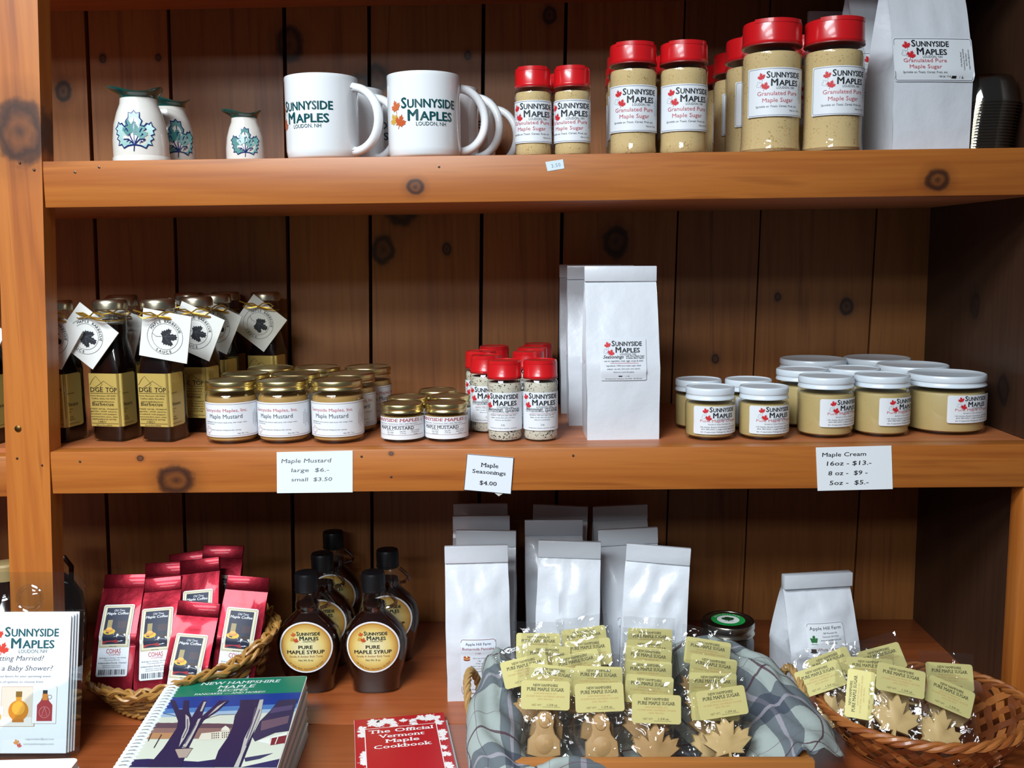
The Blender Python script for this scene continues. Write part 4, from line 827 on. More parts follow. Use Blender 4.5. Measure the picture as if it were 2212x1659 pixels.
# ------------------------------------------------------------------ counter: recipe books
def spiral_book(z, th, printed):
    t = thing('recipe_book', '-', 'book'); W, H = .182, .262
    MB().box(.006, W-.002, -H+.002, -.002, z+.001, z+th-.001).build('pages', mat('page_edges', 'd6d8d4', .7), t)
    def rnd_rect(zz0, zz1, m, nm):
        pts = []
        for cx, cy, a0 in ((W-.006, -.006, 0), (.006, -.006, 90), (.006, -H+.006, 180), (W-.006, -H+.006, 270)):
            for k in range(5): a = radians(a0+22.5*k); pts.append((cx+.006*cos(a), cy+.006*sin(a)))
        return MB().prism(pts, zz0, zz1, fn=lambda x, y, zz: (x, y, zz)).build(nm, m, t)
    rnd_rect(z, z+.0008, mat('book_back', 'cfd6d6', .5), 'back_cover'); c = rnd_rect(z+th-.0008, z+th, mat('book_cover', 'd8dcd8', .35, coat=.3), 'front_cover')
    pts = []; turns = 30
    for i in range(turns*10+1): a = 2*pi*i/10; pts.append((.0050+.0105*cos(a), -.005-(H-.01)*i/(turns*10), (z+th-.0050+.0088*sin(a)) if printed else (z+th/2+.0060*sin(a))))
    MB().tube(pts, .0015, 6).build('spiral_binding', mat('white_coil', 'dde4ea', .35), t)
    return t, c
BZ = .0620; brot = radians(5); borg = Vector((-.4945, .0005, 0))
def bl(zx, zy):       # a point of the cover picture, in the book's own plane
    q = on(220+zx/4.809, 1430+zy/4.809, BZ)-borg; c_, s_ = cos(-brot), sin(-brot); return (max(.013, min(.181, q.x*c_-q.y*s_)), max(-.261, min(-.001, q.x*s_+q.y*c_)))
for i, (dx, dy, lb) in enumerate(((.0, .0, 'spiral-bound recipe book with green title band and winter tree painting, on top'), (.003, -.010, 'spiral-bound book second in the stack under the winter tree cover'), (.005, -.022, 'spiral-bound book third in the stack of recipe books'), (.009, -.034, 'spiral-bound book at the bottom of the stack on the counter'))):
    z = .0470-.0155*i; t, c = spiral_book(z, .0150, i == 0); t.location = borg+Vector((dx, dy, 0)); t.rotation_euler = (0, 0, brot+radians(i*-.8)); t['label'] = lb; t['group'] = 'stacked recipe books'
    if i: continue
    P_ = Print(); W, H = .182, .262
    P_.rect(.013, -.052, .181, -.001, '1c7a60', 0)
    for s_, x, y, w, h in (('NEW HAMPSHIRE', .0945, -.0180, .106, .0082), ('MAPLE', .0915, -.0310, .050, .0086), ('RECIPES', .0885, -.0405, .040, .0062), ('PANCAKES \u2014 AND MORE!!!', .0865, -.0485, .092, .0048)): P_.text(s_, x, y, w=w, h=h, c='e8efec', serif=True, bold=.008, shear=.12, l=3)
    P_.rect(.013, -.261, .181, -.052, 'ccd2c2', 0); P_.rect(.013, -.085, .181, -.052, '1c3c8c', 1); P_.rect(.013, -.098, .181, -.085, '4a78b4', 1); P_.rect(.013, -.108, .181, -.098, '9ab4cc', 1)
    T = lambda pts: [bl(*q) for q in pts]
    P_.poly(T([(500, 645), (560, 632), (700, 640), (800, 628), (1000, 650), (1200, 640), (1390, 648), (1360, 790), (1000, 800), (440, 805)]), '8a6a62', 2); P_.poly(T([(510, 640), (700, 635), (900, 650), (1100, 640), (1380, 650), (1375, 690), (1000, 690), (500, 690)]), '5c4650', 3)
    P_.poly(T([(470, 740), (780, 740), (760, 800), (440, 805)]), 'b0845c', 3)
    P_.poly(T([(1035, 745), (1140, 735), (1330, 715), (1320, 805), (1120, 812), (1000, 815)]), 'd6d2c0', 4); P_.poly(T([(1235, 720), (1250, 690), (1285, 665), (1320, 690), (1330, 715)]), 'dcd8c8', 4)
    for r_ in range(3):
        for k in range(8): 
            x0 = 1140+k*22+(20 if k > 3 else 0); y0 = 745+r_*22-k*2; P_.poly(T([(x0, y0), (x0+11, y0-1), (x0+9, y0+12), (x0-2, y0+13)]), '4a4438', 5)
    P_.poly(T([(1840, 400), (2030, 388), (1960, 720), (1800, 740), (1590, 830), (1560, 780), (1640, 620), (1740, 520)]), '3a3450', 3); P_.poly(T([(1660, 620), (1950, 560), (1930, 640), (1650, 720)]), '6a5462', 4); P_.poly(T([(1780, 480), (1990, 450), (1970, 500), (1740, 540)]), '54486a', 4)
    P_.poly(T([(1600, 830), (1930, 735), (1900, 860), (1740, 860)]), 'dfe2da', 5); P_.poly(T([(1750, 800), (1920, 765), (1905, 850), (1745, 870)]), '7a2e34', 6); P_.line(T([(1760, 800), (1745, 870)]), .0012, 'd8d8d0', 7); P_.line(T([(1830, 785), (1800, 860)]), .0012, 'd8d8d0', 7)
    P_.poly(T([(1480, 1000), (1780, 950), (1640, 1010), (1490, 1040)]), '3c3a5c', 3); P_.poly(T([(1440, 1100), (1860, 1010), (1840, 1100)]), '34305a', 3); P_.poly(T([(300, 1020), (480, 1010), (1000, 1040), (1180, 1015), (1170, 1100), (230, 1100)]), '2c2850', 3)
    trunk = '2e2648'
    P_.poly(T([(700, 405), (760, 405), (800, 500), (838, 500), (850, 405), (905, 405), (905, 520), (935, 580), (1000, 470), (1050, 405), (1090, 405), (1040, 570), (1180, 450), (1220, 405), (1325, 405), (1200, 520), (1060, 610), (1000, 700), (950, 800), (900, 900), (820, 1100), (470, 1100), (640, 900), (720, 780), (780, 690), (790, 620), (760, 540)]), trunk, 8)
    P_.poly(T([(1440, 400), (1680, 395), (1650, 560), (1590, 700), (1540, 850), (1440, 1100), (1150, 1100), (1210, 930), (1300, 800), (1360, 680), (1380, 570), (1430, 480)]), trunk, 8)
    for q in ([(1640, 400), (1680, 395), (1650, 560), (1600, 680), (1530, 820), (1470, 960), (1420, 1100), (1370, 1100), (1440, 950), (1480, 800), (1530, 700), (1590, 560)], [(870, 550), (905, 580), (915, 650), (900, 720), (860, 800), (800, 890), (830, 780), (870, 690)], [(1000, 600), (1030, 590), (990, 680), (930, 800), (870, 900), (830, 900), (900, 780), (960, 690)], [(1060, 420), (1085, 420), (1040, 520), (1020, 520)], [(1200, 470), (1290, 415), (1200, 500), (1100, 570)]): P_.poly(T(q), 'b4b2ac', 9)
    for q in ([(1600, 480), (1560, 640), (1500, 800)], [(1640, 500), (1580, 660), (1500, 880)], [(890, 600), (890, 700), (840, 800)], [(980, 650), (920, 760), (860, 860)]): P_.line(T(q), .0014, '5c5668', 10)
    P_.poly(T([(760, 915), (940, 905), (880, 1000), (800, 1005)]), 'a8988c', 10); P_.line(T([(755, 918), (840, 890), (945, 908)]), .0014, '3a3040', 11); P_.line(T([(540, 900), (620, 760)]), .0010, '3a3040', 9); P_.line(T([(480, 830), (520, 740)]), .0008, '3a3040', 9); P_.line(T([(610, 540), (700, 550), (770, 570)]), .0009, trunk, 9); P_.line(T([(1060, 600), (1220, 555), (1390, 550)]), .0009, trunk, 9)
    P_.build('cover_print', c, lambda x, y, o: (x, y, z+.0150+.0002+o), eps=.00006, rough=.3)
vorg = Vector((-.2455, -.011, 0)); vrot = radians(11)
for i, lb in enumerate(('red cookbook with white maple leaf border lying on the counter', 'second cookbook just under the red leaf-bordered one')):
    t = thing('cookbook', lb, 'book', vorg+Vector((.006*i, -.012*i, 0)), (0, 0, vrot), 'red cookbooks'); z = .0052*(1-i); W, H = .121, .165
    MB().box(0, W, -H, 0, z+.0004, z+.0048).build('pages', mat('page_edges', 'd6d8d4'), t); c = MB().box(-.0004, W, -H, .0003, z+.0046, z+.0052).build('front_cover', mat('cookbook_cover', 'd8d4d2', .4, coat=.2), t)
    if i: continue
    P_ = Print(); Rd = 'b01c22'; rn = random.Random(3); P_.rect(0, -H, W, 0, Rd, 0)
    for k in range(46):
        e = rn.random(); side = k % 4; x, y = ((rn.uniform(.006, W-.006), -rn.uniform(.006, .024)), (rn.uniform(.006, .012), -rn.uniform(.01, H-.01)), (W-rn.uniform(.006, .012), -rn.uniform(.01, H-.01)), (rn.uniform(.01, W-.01), -rn.uniform(.006, .026)))[side]
        s_ = rn.uniform(.011, .017); x = max(s_*.5, min(W-s_*.5, x)); y = min(-s_*.55, y); P_.leaf(x, y, s_, 'ece6e4', rn.uniform(0, 6.28), 1+k % 3)
    P_.rect(.0125, -.15, .1085, -.0290, 'ece6e4', 5); P_.rect(.0137, -.149, .1073, -.0302, Rd, 6)
    for s_, y, w in (('The Official', -.0440, .086), ('Vermont', -.0580, .060), ('Maple', -.0720, .044), ('Cookbook', -.0860, .074)): P_.text(s_, .0605, y, w=w, h=.0088, c='f0eeec', serif=True, bold=.014, l=8)
    P_.build('cover_print', c, lambda x, y, o: (x, y, z+.0053+o), eps=.00006, rough=.4)

# ------------------------------------------------------------------ counter: clear holder with leaflets, white cards
acr = thin('acrylic', (.95, .97, .97), .06, .75, .03)
hold = thing('leaflet_holder', 'clear acrylic stand holding leaflets in front of the post', 'leaflet holder', (-.672, -.098, .004), (radians(-13.5), 0, 0))
def rrect(x0, x1, z0, z1, r, corners=(1, 1, 1, 1)):
    pts = []
    for cx, cz, a0, on_ in ((x1, z1, 0, corners[0]), (x0, z1, 90, corners[1]), (x0, z0, 180, corners[2]), (x1, z0, 270, corners[3])):
        sx = -1 if cx == x1 else 1; sz = -1 if cz == z1 else 1
        if not on_: pts.append((cx, cz)); continue
        for k in range(7): a = radians(a0+15*k); pts.append((cx+sx*r+r*cos(a), cz+sz*r+r*sin(a)))
    return pts
MB().prism(rrect(-.080, .080, 0, .232, .022, (1, 1, 0, 0)), .020, .0225).build('back_plate', acr, hold)
fp = [(-.080, 0), (.080, 0), (.080, .112)]+[(.080-.046*(1-cos(pi/2*k/8)), .112-.026*sin(pi/2*k/8)) for k in range(1, 9)]+[(.020, .075), (.006, .050), (-.020, .034), (-.08, .034)]
MB().prism(fp, -.0055, -.0035).build('front_pocket', acr, hold); MB().box(-.080, .080, -.0055, .0225, -.003, 0).build('foot', acr, hold)
for s_ in (-1, 1): MB().box(s_*.080-.001, s_*.080+.001, -.0035, .020, 0, .112).build('side', acr, hold)
MB().tube([(.008+.0165*cos(2*pi*k/40), .0185, .198+.0165*sin(2*pi*k/40)) for k in range(40)], .0024, 8, True).build('hook_ring', acr, hold)
MB().lathe([(.0150, 0), (.0130, .003), (.006, .005), (0, .0052)], 30).build('suction_disc', acr, hold, (.008, .0195, .198), (pi/2, 0, 0))
for i in range(4):
    W, H = .146, .172; lf = thing('leaflet', ('front leaflet with syrup bottle pictures in the acrylic holder', 'leaflet right behind the pictured one in the holder', 'third leaflet in the acrylic holder', 'rearmost leaflet in the acrylic holder')[i], 'leaflet', hold.location, hold.rotation_euler, 'leaflets in the acrylic holder')
    sh = MB().box(-W/2+.001*i, W/2+.0016*i, -.0008+.0042*i, .0006+.0042*i, .006, H+.006+.0012*i).build('paper', mat('leaflet_paper', 'e4e9ee', .4), lf)
    if i: continue
    p = Print(); G = '0f5058'; b = .006; p.logo(-.0125, b+H-.026, .0705, G, 'c83a28', 'c83a28', 'd89a30'); I_ = '4a4e56'
    p.text('Getting Married?', .040, b+H-.0565, w=.070, h=.0062, c=I_, al='r', shear=.25); p.text('Having a Baby Shower?', .052, b+H-.0690, w=.098, h=.0062, c=I_, al='r', shear=.25); p.text('Ask us about favors for your upcoming event.', .050, b+H-.0775, w=.086, h=.0028, c=I_, al='r', shear=.25); p.text('We have lots of options to choose from', .040, b+H-.0845, w=.080, h=.0028, c=I_, al='r', shear=.25)
    p.rect(-.0135, b+.033, .031, b+.083, 'b08a6c', 1); p.rect(-.0130, b+.0335, .030, b+.0825, 'd2c8b8', 2); p.rect(-.013, b+.0335, .030, b+.045, 'e0dcd6', 3); p.disc(.0095, b+.053, .0130, 'c47a14', 4); p.disc(.0095, b+.056, .0085, 'e0a030', 5); p.rect(.006, b+.064, .013, b+.070, 'c88a24', 4); p.rect(.0055, b+.070, .0135, b+.077, '7a5a1c', 5); p.rect(.002, b+.0385, .017, b+.042, 'b87020', 5)
    p.rect(.0275, b+.037, .0585, b+.083, 'e8e8ea', 6); p.frame(.0275, b+.037, .0585, b+.083, .0005, .0004, 'b8a8a8', 7); p.poly([(.0335, b+.040), (.0535, b+.040), (.0535, b+.060), (.049, b+.065), (.047, b+.070), (.040, b+.070), (.038, b+.065), (.0335, b+.060)], 'a03036', 8); p.rect(.0400, b+.066, .0470, b+.074, 'd08030', 9); p.rect(.0405, b+.074, .0465, b+.0785, '2a2c34', 9); p.ring(.0495, b+.070, .0028, .0006, '60504c', 9); p.ring(.0435, b+.051, .0070, .0004, 'd8a0a0', 10); p.line([(.0435, b+.057), (.040, b+.047), (.047, b+.047), (.0435, b+.057)], .0004, 'd8a0a0', 10)
    p.rect(-.05, b+.036, -.0100, b+.058, 'ece8e0', 6); p.disc(-.018, b+.045, .006, 'd0a040', 7); p.leaf(.0085, b+.014, .008, 'd88a40', .3); p.leaf(.0125, b+.010, .007, 'c84838', -.3); p.text('sugarmaker@aol.com', .057, b+.0165, w=.037, h=.0024, c='9aa0a6', al='r'); p.text('sunnysidemaples.com', .057, b+.0105, w=.039, h=.0024, c='9aa0a6', al='r')
    p.build('leaflet_print', sh, flat(0, -.0009, 0), eps=.00005)
for i in range(3):
    pts = [(-.15, -.10), (0-.0016*i, -.10)]+[(-.008+.008*cos(radians(15*k))-.0016*i, -.008+.008*sin(radians(15*k))) for k in range(7)]+[(-.15, 0)]
    o = MB().prism(pts, .0095*i, .0095*i+.0088, fn=lambda x, y, z: (x, y, z)).build('recipe_card_pack', mat('card_white', 'e2e6e4', .5), None, (-.5565, -.142, 0), (0, 0, radians(3)))
    tag(o, ('lowest', 'middle', 'topmost')[i]+' white rounded card pack of the pile before the leaflet holder', 'card pack', 'white card packs')

# ------------------------------------------------------------------ counter: wooden candy tray, cloth, rope
TX0, TX1, TY0, TY1, TH = -.070, .324, -.186, .040, .046
traym = wood('tray_pine', ((.3, '8a5424'), (.5, 'a8692e'), (.7, '94602a')), 'X', rough=.5, vary=.1)
tray = thing('wooden_tray', 'wooden tray with rope handles holding bagged maple candies', 'tray', ((TX0+TX1)/2, (TY0+TY1)/2, 0)); ox, oy = (TX0+TX1)/2, (TY0+TY1)/2; hx, hy = (TX1-TX0)/2, (TY1-TY0)/2
MB().box(-hx, hx, -hy, -hy+.012, 0, TH, bev=.0012).build('side_board', traym, tray); MB().box(-hx, hx, hy-.012, hy, 0, TH, bev=.0012).build('side_board', traym, tray)
for s_ in (-1, 1): MB().box(s_*hx-(.012 if s_ > 0 else 0), s_*hx+(0 if s_ > 0 else .012), -hy+.0122, hy-.0122, 0, TH-.006, bev=.0012).build('end_board', traym, tray)
MB().box(-hx+.012, hx-.012, -hy+.012, hy-.012, .002, .010).build('bottom_board', traym, tray)
ropem = mat('jute_rope', 'a8844e', .8, bump=(500, .4, .001))
def catmull(P, n):
    P = [Vector(p) for p in P]; P = [2*P[0]-P[1]]+P+[2*P[-1]-P[-2]]; out = []
    for i in range(1, len(P)-2):
        for k in range(n):
            t = k/n; a, b_, c, d = P[i-1:i+3]; out.append(.5*((2*b_)+(c-a)*t+(2*a-5*b_+4*c-d)*t*t+(3*b_-a-3*c+d)*t**3))
    return out+[P[-2]]
for pth in (((-.0725, -.092, .030), (-.083, -.084, .055), (-.088, -.062, .084), (-.085, -.040, .093), (-.077, -.020, .070), (-.0725, -.012, .030)), ((.3265, .005, .030), (.330, .0, .065), (.336, -.02, .088), (.343, -.050, .078), (.343, -.075, .052), (.3265, -.085, .030))):
    c = catmull(pth, 12); hd_ = bpy.data.objects.new('rope_handle', None); col.objects.link(hd_); hd_.parent = tray; hd_.empty_display_size = .01
    for s_ in range(3):
        pts = []
        for i, q in enumerate(c):
            t_ = (c[min(i+1, len(c)-1)]-c[max(i-1, 0)]).normalized(); a = t_.orthogonal().normalized() if abs(t_.x) > .9 else (Vector((1, 0, 0))-t_*t_.x).normalized(); b_ = t_.cross(a); th = i*.62+s_*2.094; pts.append(q+a*.0027*cos(th)+b_*.0027*sin(th)-Vector((ox, oy, 0)))
        MB().tube(pts, .0030, 6).build('rope_strand', ropem, hd_)

pl = bpy.data.materials.new('plaid_cloth'); pl.use_nodes = True; nt = pl.node_tree; b = nt.nodes['Principled BSDF']; uv = nd(nt, 'ShaderNodeUVMap'); sepu = nd(nt, 'ShaderNodeSeparateXYZ'); nt.links.new(uv.outputs[0], sepu.inputs[0]); last = None
def band(axis, period, lo, hi):
    m_ = nd(nt, 'ShaderNodeMath', operation='PINGPONG'); m_.operation = 'FLOORED_MODULO'; m_.inputs[1].default_value = period; nt.links.new(sepu.outputs[axis], m_.inputs[0])
    g = nd(nt, 'ShaderNodeMath', operation='GREATER_THAN', i1=lo); nt.links.new(m_.outputs[0], g.inputs[0]); l_ = nd(nt, 'ShaderNodeMath', operation='LESS_THAN', i1=hi); nt.links.new(m_.outputs[0], l_.inputs[0]); q = nd(nt, 'ShaderNodeMath', operation='MULTIPLY'); nt.links.new(g.outputs[0], q.inputs[0]); nt.links.new(l_.outputs[0], q.inputs[1]); return q.outputs[0]
cur = None; rgb = nd(nt, 'ShaderNodeRGB'); rgb.outputs[0].default_value = (*lin('959f9b'), 1); cur = rgb.outputs[0]
for ax in (0, 1):
    for (lo, hi, cc, f) in ((.0, .034, '2a3246', .68), (.012, .017, 'a09aa4', .6), (.056, .0592, '43202e', .85), (.084, .0852, '5a3a48', .6)):
        bf = band(ax, .118, lo, hi); sc_ = nd(nt, 'ShaderNodeMath', operation='MULTIPLY', i1=f); nt.links.new(bf, sc_.inputs[0]); mx = nd(nt, 'ShaderNodeMix', data_type='RGBA'); nt.links.new(sc_.outputs[0], mx.inputs[0]); nt.links.new(cur, mx.inputs[6]); mx.inputs[7].default_value = (*lin(cc), 1); cur = mx.outputs[2]
nt.links.new(cur, b.inputs['Base Color']); b.inputs['Roughness'].default_value = .85; MATS['plaid_cloth'] = pl
NET = [[(-.084, -.204, .002), (-.090, -.205, .008), (-.080, -.206, .012), (-.05, -.207, .010), (.0, -.206, .014), (.040, -.199, .030), (.15, -.171, .022), (.24, -.171, .022), (.285, -.170, .032), (.316, -.170, .050), (.335, -.160, .044)],
       [(-.086, -.196, .006), (-.092, -.196, .030), (-.080, -.192, .050), (-.05, -.196, .049), (.0, -.198, .047), (.045, -.188, .051), (.15, -.168, .018), (.24, -.168, .018), (.285, -.166, .030), (.318, -.165, .052), (.345, -.150, .040)],
       [(-.096, -.150, .010), (-.097, -.140, .060), (-.085, -.130, .083), (-.045, -.140, .060), (.0, -.14, .020), (.07, -.13, .016), (.15, -.13, .016), (.24, -.13, .016), (.285, -.12, .050), (.338, -.115, .060), (.376, -.125, .022)],
       [(-.094, -.105, .055), (-.095, -.080, .092), (-.075, -.060, .112), (-.035, -.06, .070), (0, -.06, .018), (.07, -.06, .014), (.15, -.06, .014), (.22, -.06, .016), (.270, -.055, .070), (.306, -.045, .094), (.346, -.070, .066)],
       [(-.088, -.045, .080), (-.080, -.020, .108), (-.060, -.008, .119), (-.03, -.005, .080), (0, -.005, .024), (.07, 0, .016), (.14, 0, .02), (.20, 0, .040), (.250, .0, .088), (.285, .005, .101), (.312, -.005, .088)],
       [(-.075, .010, .082), (-.058, .026, .096), (-.042, .032, .100), (-.02, .034, .082), (.02, .033, .055), (.08, .034, .052), (.14, .034, .070), (.20, .036, .102), (.24, .036, .109), (.27, .028, .100), (.292, .015, .090)]]
NET = [[(x+.017 if x < -.02 else x, y, z*.90 if (x < -.02 and z > .07) else z) for x, y, z in r] for r in NET]
rows = [catmull(r, 9) for r in NET]; nu = len(rows[0]); grid_ = list(zip(*[catmull([rows[j][i] for j in range(6)], 10) for i in range(nu)])); nv = len(grid_)
mb = MB(); vs = []
for j in range(nv):
    for i in range(nu):
        q = grid_[j][i]; inside = 0 < q.x < .25; am = .0015 if inside else .0055
        n_ = Vector((noise.noise(q*28), noise.noise(q*28+Vector((7, 1, 3))), noise.noise(q*24+Vector((2, 9, 4))))); f_ = sin(q.x*190+q.y*120+6*noise.noise(q*14)); vs.append(q+n_*am*1.4+Vector((.0, 0, f_*am*.5)))
mb.add(vs, [(j*nu+i, j*nu+i+1, (j+1)*nu+i+1, (j+1)*nu+i) for j in range(nv-1) for i in range(nu-1)])
cl_ = mb.build('plaid_cloth', pl, None, sharp=0); tag(cl_, 'grey plaid cloth with maroon lines lining the candy tray', 'cloth')
ul = cl_.data.uv_layers.new(name='UVMap')
arc_u = [0]
for i in range(1, nu): arc_u.append(arc_u[-1]+(grid_[nv//2][i]-grid_[nv//2][i-1]).length)
arc_v = [0]
for j in range(1, nv): arc_v.append(arc_v[-1]+(grid_[j][nu//8]-grid_[j-1][nu//8]).length)
for lp in cl_.data.loops: j, i = divmod(lp.vertex_index, nu); ul.data[lp.index].uv = (arc_u[i]*.94+arc_v[j]*.22, arc_v[j]*.95-arc_u[i]*.2)
sm_ = cl_.modifiers.new('cloth_thickness', 'SOLIDIFY'); sm_.thickness = .0012; sm_.offset = 1

# ------------------------------------------------------------------ bagged maple candies
film = thin('cellophane', (.985, .985, .985), .075, .8, .035, bump=(34, .55, .012)); candym = mat('maple_candy', 'b38f5e', .55, bump=(180, .15, .001), sub=.15); candy_pale = mat('maple_candy_pale', 'cdb07a', .5, bump=(180, .15, .001), sub=.2)
FIG = [(-.021, .004), (-.020, .022), (-.013, .030), (-.011, .038), (-.012, .046), (-.006, .056), (.000, .059), (.006, .056), (.012, .046), (.011, .038), (.013, .030), (.020, .022), (.021, .004), (.008, .001), (-.008, .001)]
def pillow(poly, th, cz, m, parent):
    mb = MB(); n = len(poly); cx = sum(p[0] for p in poly)/n; cy = sum(p[1] for p in poly)/n; vs = []
    for (s_, y) in ((.72, -th), (.93, -th*.8), (1, 0), (.93, th*.8), (.72, th)): vs += [(cx+(x-cx)*s_, y, cz+cy+(z-cy)*s_) for x, z in poly]
    fs = [tuple(range(n)), tuple(range(5*n-1, 4*n-1, -1))]+[(k*n+i, (k+1)*n+i, (k+1)*n+(i+1) % n, k*n+(i+1) % n) for k in range(4) for i in range(n)]
    return mb.add(vs, fs).build('candy', m, parent, sharp=50)
def packet(seed, leafy, pale=False):
    t = thing('candy_packet', '-', 'candy bag'); W, H = .070, .110
    def sh(sg):
        def f(u, v):
            x = (u-.5)*W*(1-.06*sin(pi*v)); z = H*v; th = .0085*(1-(2*u-1)**2)**.7*min(1, (v*7)**.6)*(1 if v < .45 else max(.08, 1-(v-.45)/.3)); q = Vector((x*70+seed*3, z*55, sg*9+seed)); cr = .0022*noise.noise(q)+.0016*abs(noise.noise(q*2.7))
            e = min(1, 6*min(u, 1-u))*min(1, 8*v); return (x+.001*noise.noise(q*.7), sg*(th+.0006)+cr*e, z+.0015*noise.noise(Vector((x*60, seed, 3)))*v)
        return f
    MB().grid(sh(-1), 22, 30).build('front_film', film, t, sharp=0); MB().grid(sh(1), 12, 16).build('back_film', film, t, sharp=0)
    if leafy: pillow([(x*.060, y*.058+.003) for x, y in LEAF], .0048, .004, candy_pale if pale else candym, t)
    else:
        c = pillow(FIG, .0055, .004, candym, t); MB().lathe([(0, -.004), (.006, -.003), (.008, 0), (.006, .003), (0, .004)], 14).build('relief', candym, c, (0, -.004, .047), (pi/2, 0, 0)); MB().lathe([(0, -.003), (.010, -.002), (.013, 0), (.010, .002), (0, .003)], 16).build('relief', candym, c, (0, -.0045, .022), (pi/2, 0, 0))
    w, h = .059, .0335; lb = MB().box(-w/2, w/2, -.0012, -.0008, 0, h, bev=0)
    lb = MB().prism(rrect(-w/2, w/2, 0, h, .0035), -.0094, -.0090).build('label', mat('gold_label', 'd8ce8a', .32, .3, coat=.35), t, (0, .0, .062), (radians(-2), 0, 0)); p = Print(); D = '2a2612'; O = 'b88a54'
    p.text('NEW HAMPSHIRE', 0, h*.80, w=.030, h=.0029, c=D, serif=True, bold=.01); p.text('PURE MAPLE SUGAR', 0, h*.645, w=.045, h=.0038, c=D, serif=True, bold=.012); p.text('SUNNYSIDE MAPLES, INC.', 0, h*.53, w=.028, h=.0020, c=O); p.text('130 ASHBY ROAD, CANTERBURY, NH 03224', 0, h*.43, w=.046, h=.0020, c=O); p.text('(603) 783-0321', 0, h*.335, w=.018, h=.0018, c=O)
    p.text('NET WT.', -.010, h*.12, w=.012, h=.0023, c='6a5c34'); p.text('1-3/4 oz.', .0085, h*.13, w=.013, h=.0026, c=D, shear=.2); p.rect(-.003, h*.09, .018, h*.098, D); p.build('label_print', lb, flat(0, -.0094, 0), eps=.00006); return t
pk_ = [packet(1.2, True), packet(4.6, False), packet(8.8, True, True)]; pu = [0, 0, 0]
def put_packet(k, px, py, Y, roll, lean, label, group, yaw=0, lift=.079):
    o = copy_tree(pk_[k]) if pu[k] else pk_[k]; pu[k] = 1
    Rm = Matrix.Rotation(radians(yaw), 4, 'Z') @ Matrix.Rotation(radians(-lean), 4, 'X') @ Matrix.Rotation(radians(-roll), 4, 'Y'); L = at(px, py, Y); base = L-(Rm @ Vector((0, -.009, lift))); o.matrix_world = Matrix.Translation(base) @ Rm; o['label'] = label; o['group'] = group; return o
TR = 'bagged candies in the tray'
COLS = ('beside the rope handle by the pancake bags', 'second column from the pancake-bag end', 'in the middle of the tray', 'beside the cloth at the basket end')
LIST = [(1, 1178, 1502, -.138, -2, 0, 'front'), (1, 1295, 1507, -.136, 2, 1, 'front'), (0, 1418, 1532, -.142, -2, 2, 'front'), (2, 1560, 1518, -.140, 8, 3, 'front'),
    (1, 1193, 1468, -.110, -7, 0, 'second'), (1, 1293, 1470, -.112, -2, 1, 'second'), (0, 1402, 1490, -.118, -5, 2, 'second'), (2, 1545, 1526, -.118, -1, 3, 'second'),
    (0, 1135, 1449, -.088, 13, 0, 'third'), (0, 1247, 1440, -.088, 12, 1, 'third'), (0, 1400, 1458, -.094, -3, 2, 'third'), (0, 1540, 1484, -.098, -2, 3, 'third'),
    (0, 1182, 1424, -.056, -3, 0, 'fourth'), (1, 1271, 1410, -.050, 5, 1, 'fourth'), (0, 1400, 1428, -.068, -6, 2, 'fourth'), (0, 1540, 1448, -.072, -9, 3, 'fourth'),
    (0, 1163, 1396, -.018, -1, 0, 'rearmost'), (0, 1263, 1384, -.022, 7, 1, 'rearmost'), (0, 1404, 1386, -.010, -2, 2, 'rearmost'), (0, 1528, 1410, -.036, -9, 3, 'rearmost'), (0, 1402, 1412, -.036, -3, 2, 'next to rearmost')]
for (k, px, py, Y, rl, c_, rw) in LIST: put_packet(k, px, py, Y, rl, 17, 'gold-labelled maple candy packet, %s in its column, %s' % (rw, COLS[c_]), TR)

# ------------------------------------------------------------------ splint basket of candies
sb = thing('splint_basket', 'oval woven splint basket holding leaf candies beside the side panel', 'basket', (.492, -.072, 0), (0, 0, radians(-8))); spl = [mat('splint_brown', '86491f', .42, coat=.2, bump=(200, .15, .001)), mat('splint_tan', '9a5c2a', .42, coat=.2, bump=(200, .15, .001)), mat('splint_dark', '6e3817', .45, coat=.2, bump=(200, .15, .001))]
def sbp(a, v, dr=0): k = v**.75; return Vector(((.086+.040*k+dr)*cos(a), (.072+.044*k+dr)*sin(a), .003+v*(.060+.004*cos(a))))
NR = 26
for fam in (0, 1):
    for k in range(NR):
        a0 = 2*pi*k/NR; n = 18; da = .62; mb = MB(); vs = []
        for i in range(n+1):
            v = i/n; a = a0+(da if fam else -da)*v; ph = (a0*NR/(2*pi)+(1 if fam else -1)*0)*pi; over = .0017*cos(NR*da*v*1.0+pi*k) * (1 if fam else -1)
            wv = .0135/.12
            for s_, o_ in ((-1, .0007), (1, .0007), (1, -.0007), (-1, -.0007)): vs.append(sbp(a+s_*wv*.55, v, over+o_))
        fs = []
        for i in range(n):
            for q in range(4): fs.append((i*4+q, i*4+(q+1) % 4, i*4+4+(q+1) % 4, i*4+4+q))
        fs += [(3, 2, 1, 0), (n*4, n*4+1, n*4+2, n*4+3)]
        mb.add(vs, fs).build('splint', spl[(k*7+fam) % 3], sb)
for i in range(3):
    m_ = 150; MB().tube([sbp(2*pi*k/m_, 1.0, .0005+.0035*cos(14*2*pi*k/m_+i*2.09))+Vector((0, 0, .0035*sin(14*2*pi*k/m_+i*2.09))) for k in range(m_)], .0034, 6, True, flat=.8).build('rim_splint', spl[(1, 0, 1)[i]], sb)
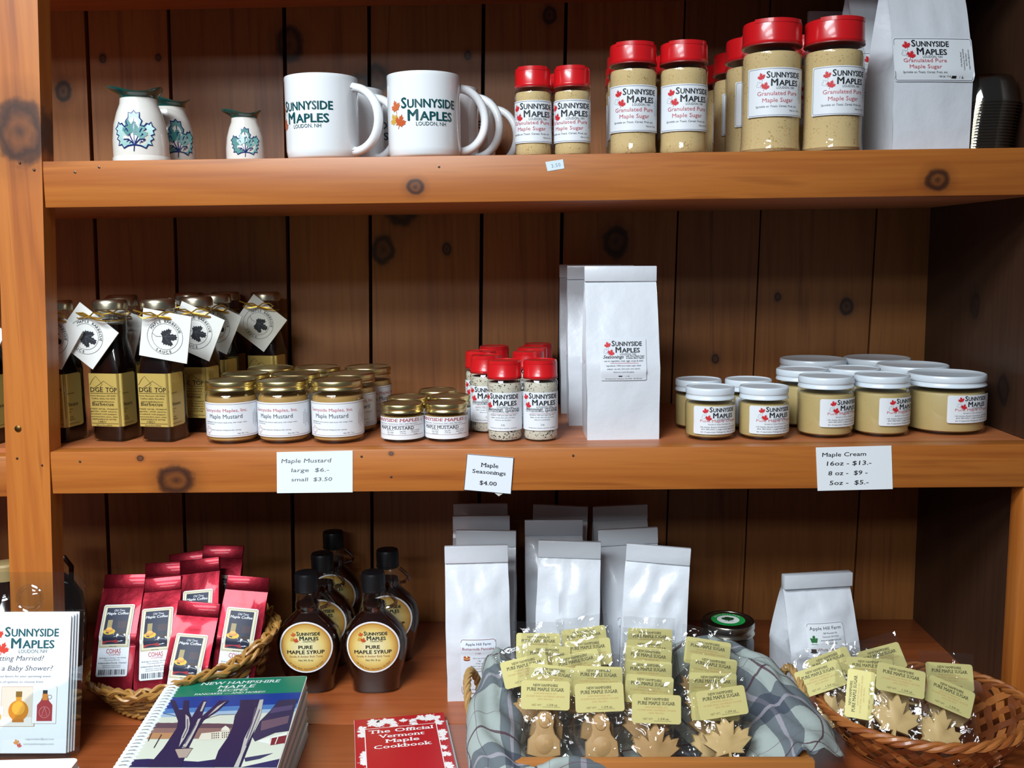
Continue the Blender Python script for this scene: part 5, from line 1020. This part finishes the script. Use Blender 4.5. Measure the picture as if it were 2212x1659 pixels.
MB().prism([(.093*cos(2*pi*k/36), .073*sin(2*pi*k/36)) for k in range(36)], .002, .005, fn=lambda x, y, z: (x, y, z)).build('base', spl[2], sb)
SBG = 'bagged candies in the splint basket'
for (k, px, py, Y, rl, ln_, yw, lb) in ((2, 1946, 1470, -.100, -13, 28, 0, 'leaf candy packet facing out in the middle of the splint basket'), (2, 2052, 1505, -.094, -25, 28, 4, 'leaf candy packet with a sharply tilted label at the panel end of the basket'), (2, 2052, 1462, -.062, -4, 25, 0, 'candy packet behind the sharply tilted one in the basket'),
    (2, 1772, 1466, -.050, 20, 30, -6, 'candy packet hanging over the tray-side rim of the basket'), (0, 1795, 1438, -.018, 22, 30, -6, 'candy packet behind the one hanging over the tray-side rim'), (2, 1858, 1500, -.078, 84, 24, -10, 'candy packet lying on its side in the splint basket'), (0, 1905, 1425, -.022, 14, 30, 0, 'candy packet at the back of the splint basket before the mix bag'), (0, 1880, 1450, -.052, -4, 28, 0, 'candy packet half hidden between others in the splint basket')):
    put_packet(k, px, py, Y, rl, ln_, lb, SBG, yw)

# ------------------------------------------------------------------ the neighbouring bay, glimpsed past the post
def jug(label, loc, capm):
    t = thing('syrup_jug', label, 'jug', loc, group='dark jugs past the post'); MB().lathe([(.045, 0), (.052, .004), (.056, .03), (.058, .07), (.054, .105), (.040, .130), (.022, .148), (.016, .158), (.016, .176)], 40).build('body', syrup, t)
    MB().lathe([(.017, .174), (.0185, .175), (.0185, .196), (.016, .199), (0, .199)], 36).build('cap', capm, t); MB().tube([(.016, 0, .168), (.034, 0, .170), (.044, 0, .155), (.042, 0, .130)], .004, 8).build('loop_handle', syrup, t)
jug('round dark jug standing back behind the post', (-.772, .215, 0), mat('black_cap', '0c0d10')); q = at(20, 1215, .100); jug('dark jug with a tan cap beyond the post', (q.x-.006, .10, 0), mat('tan_cap', 'a08a5c', .5))
o = bk.put((-.760, .075, MID), 0, 'sauce bottle in the neighbouring bay beyond the post'); o['group'] = 'barbecue sauce bottles'
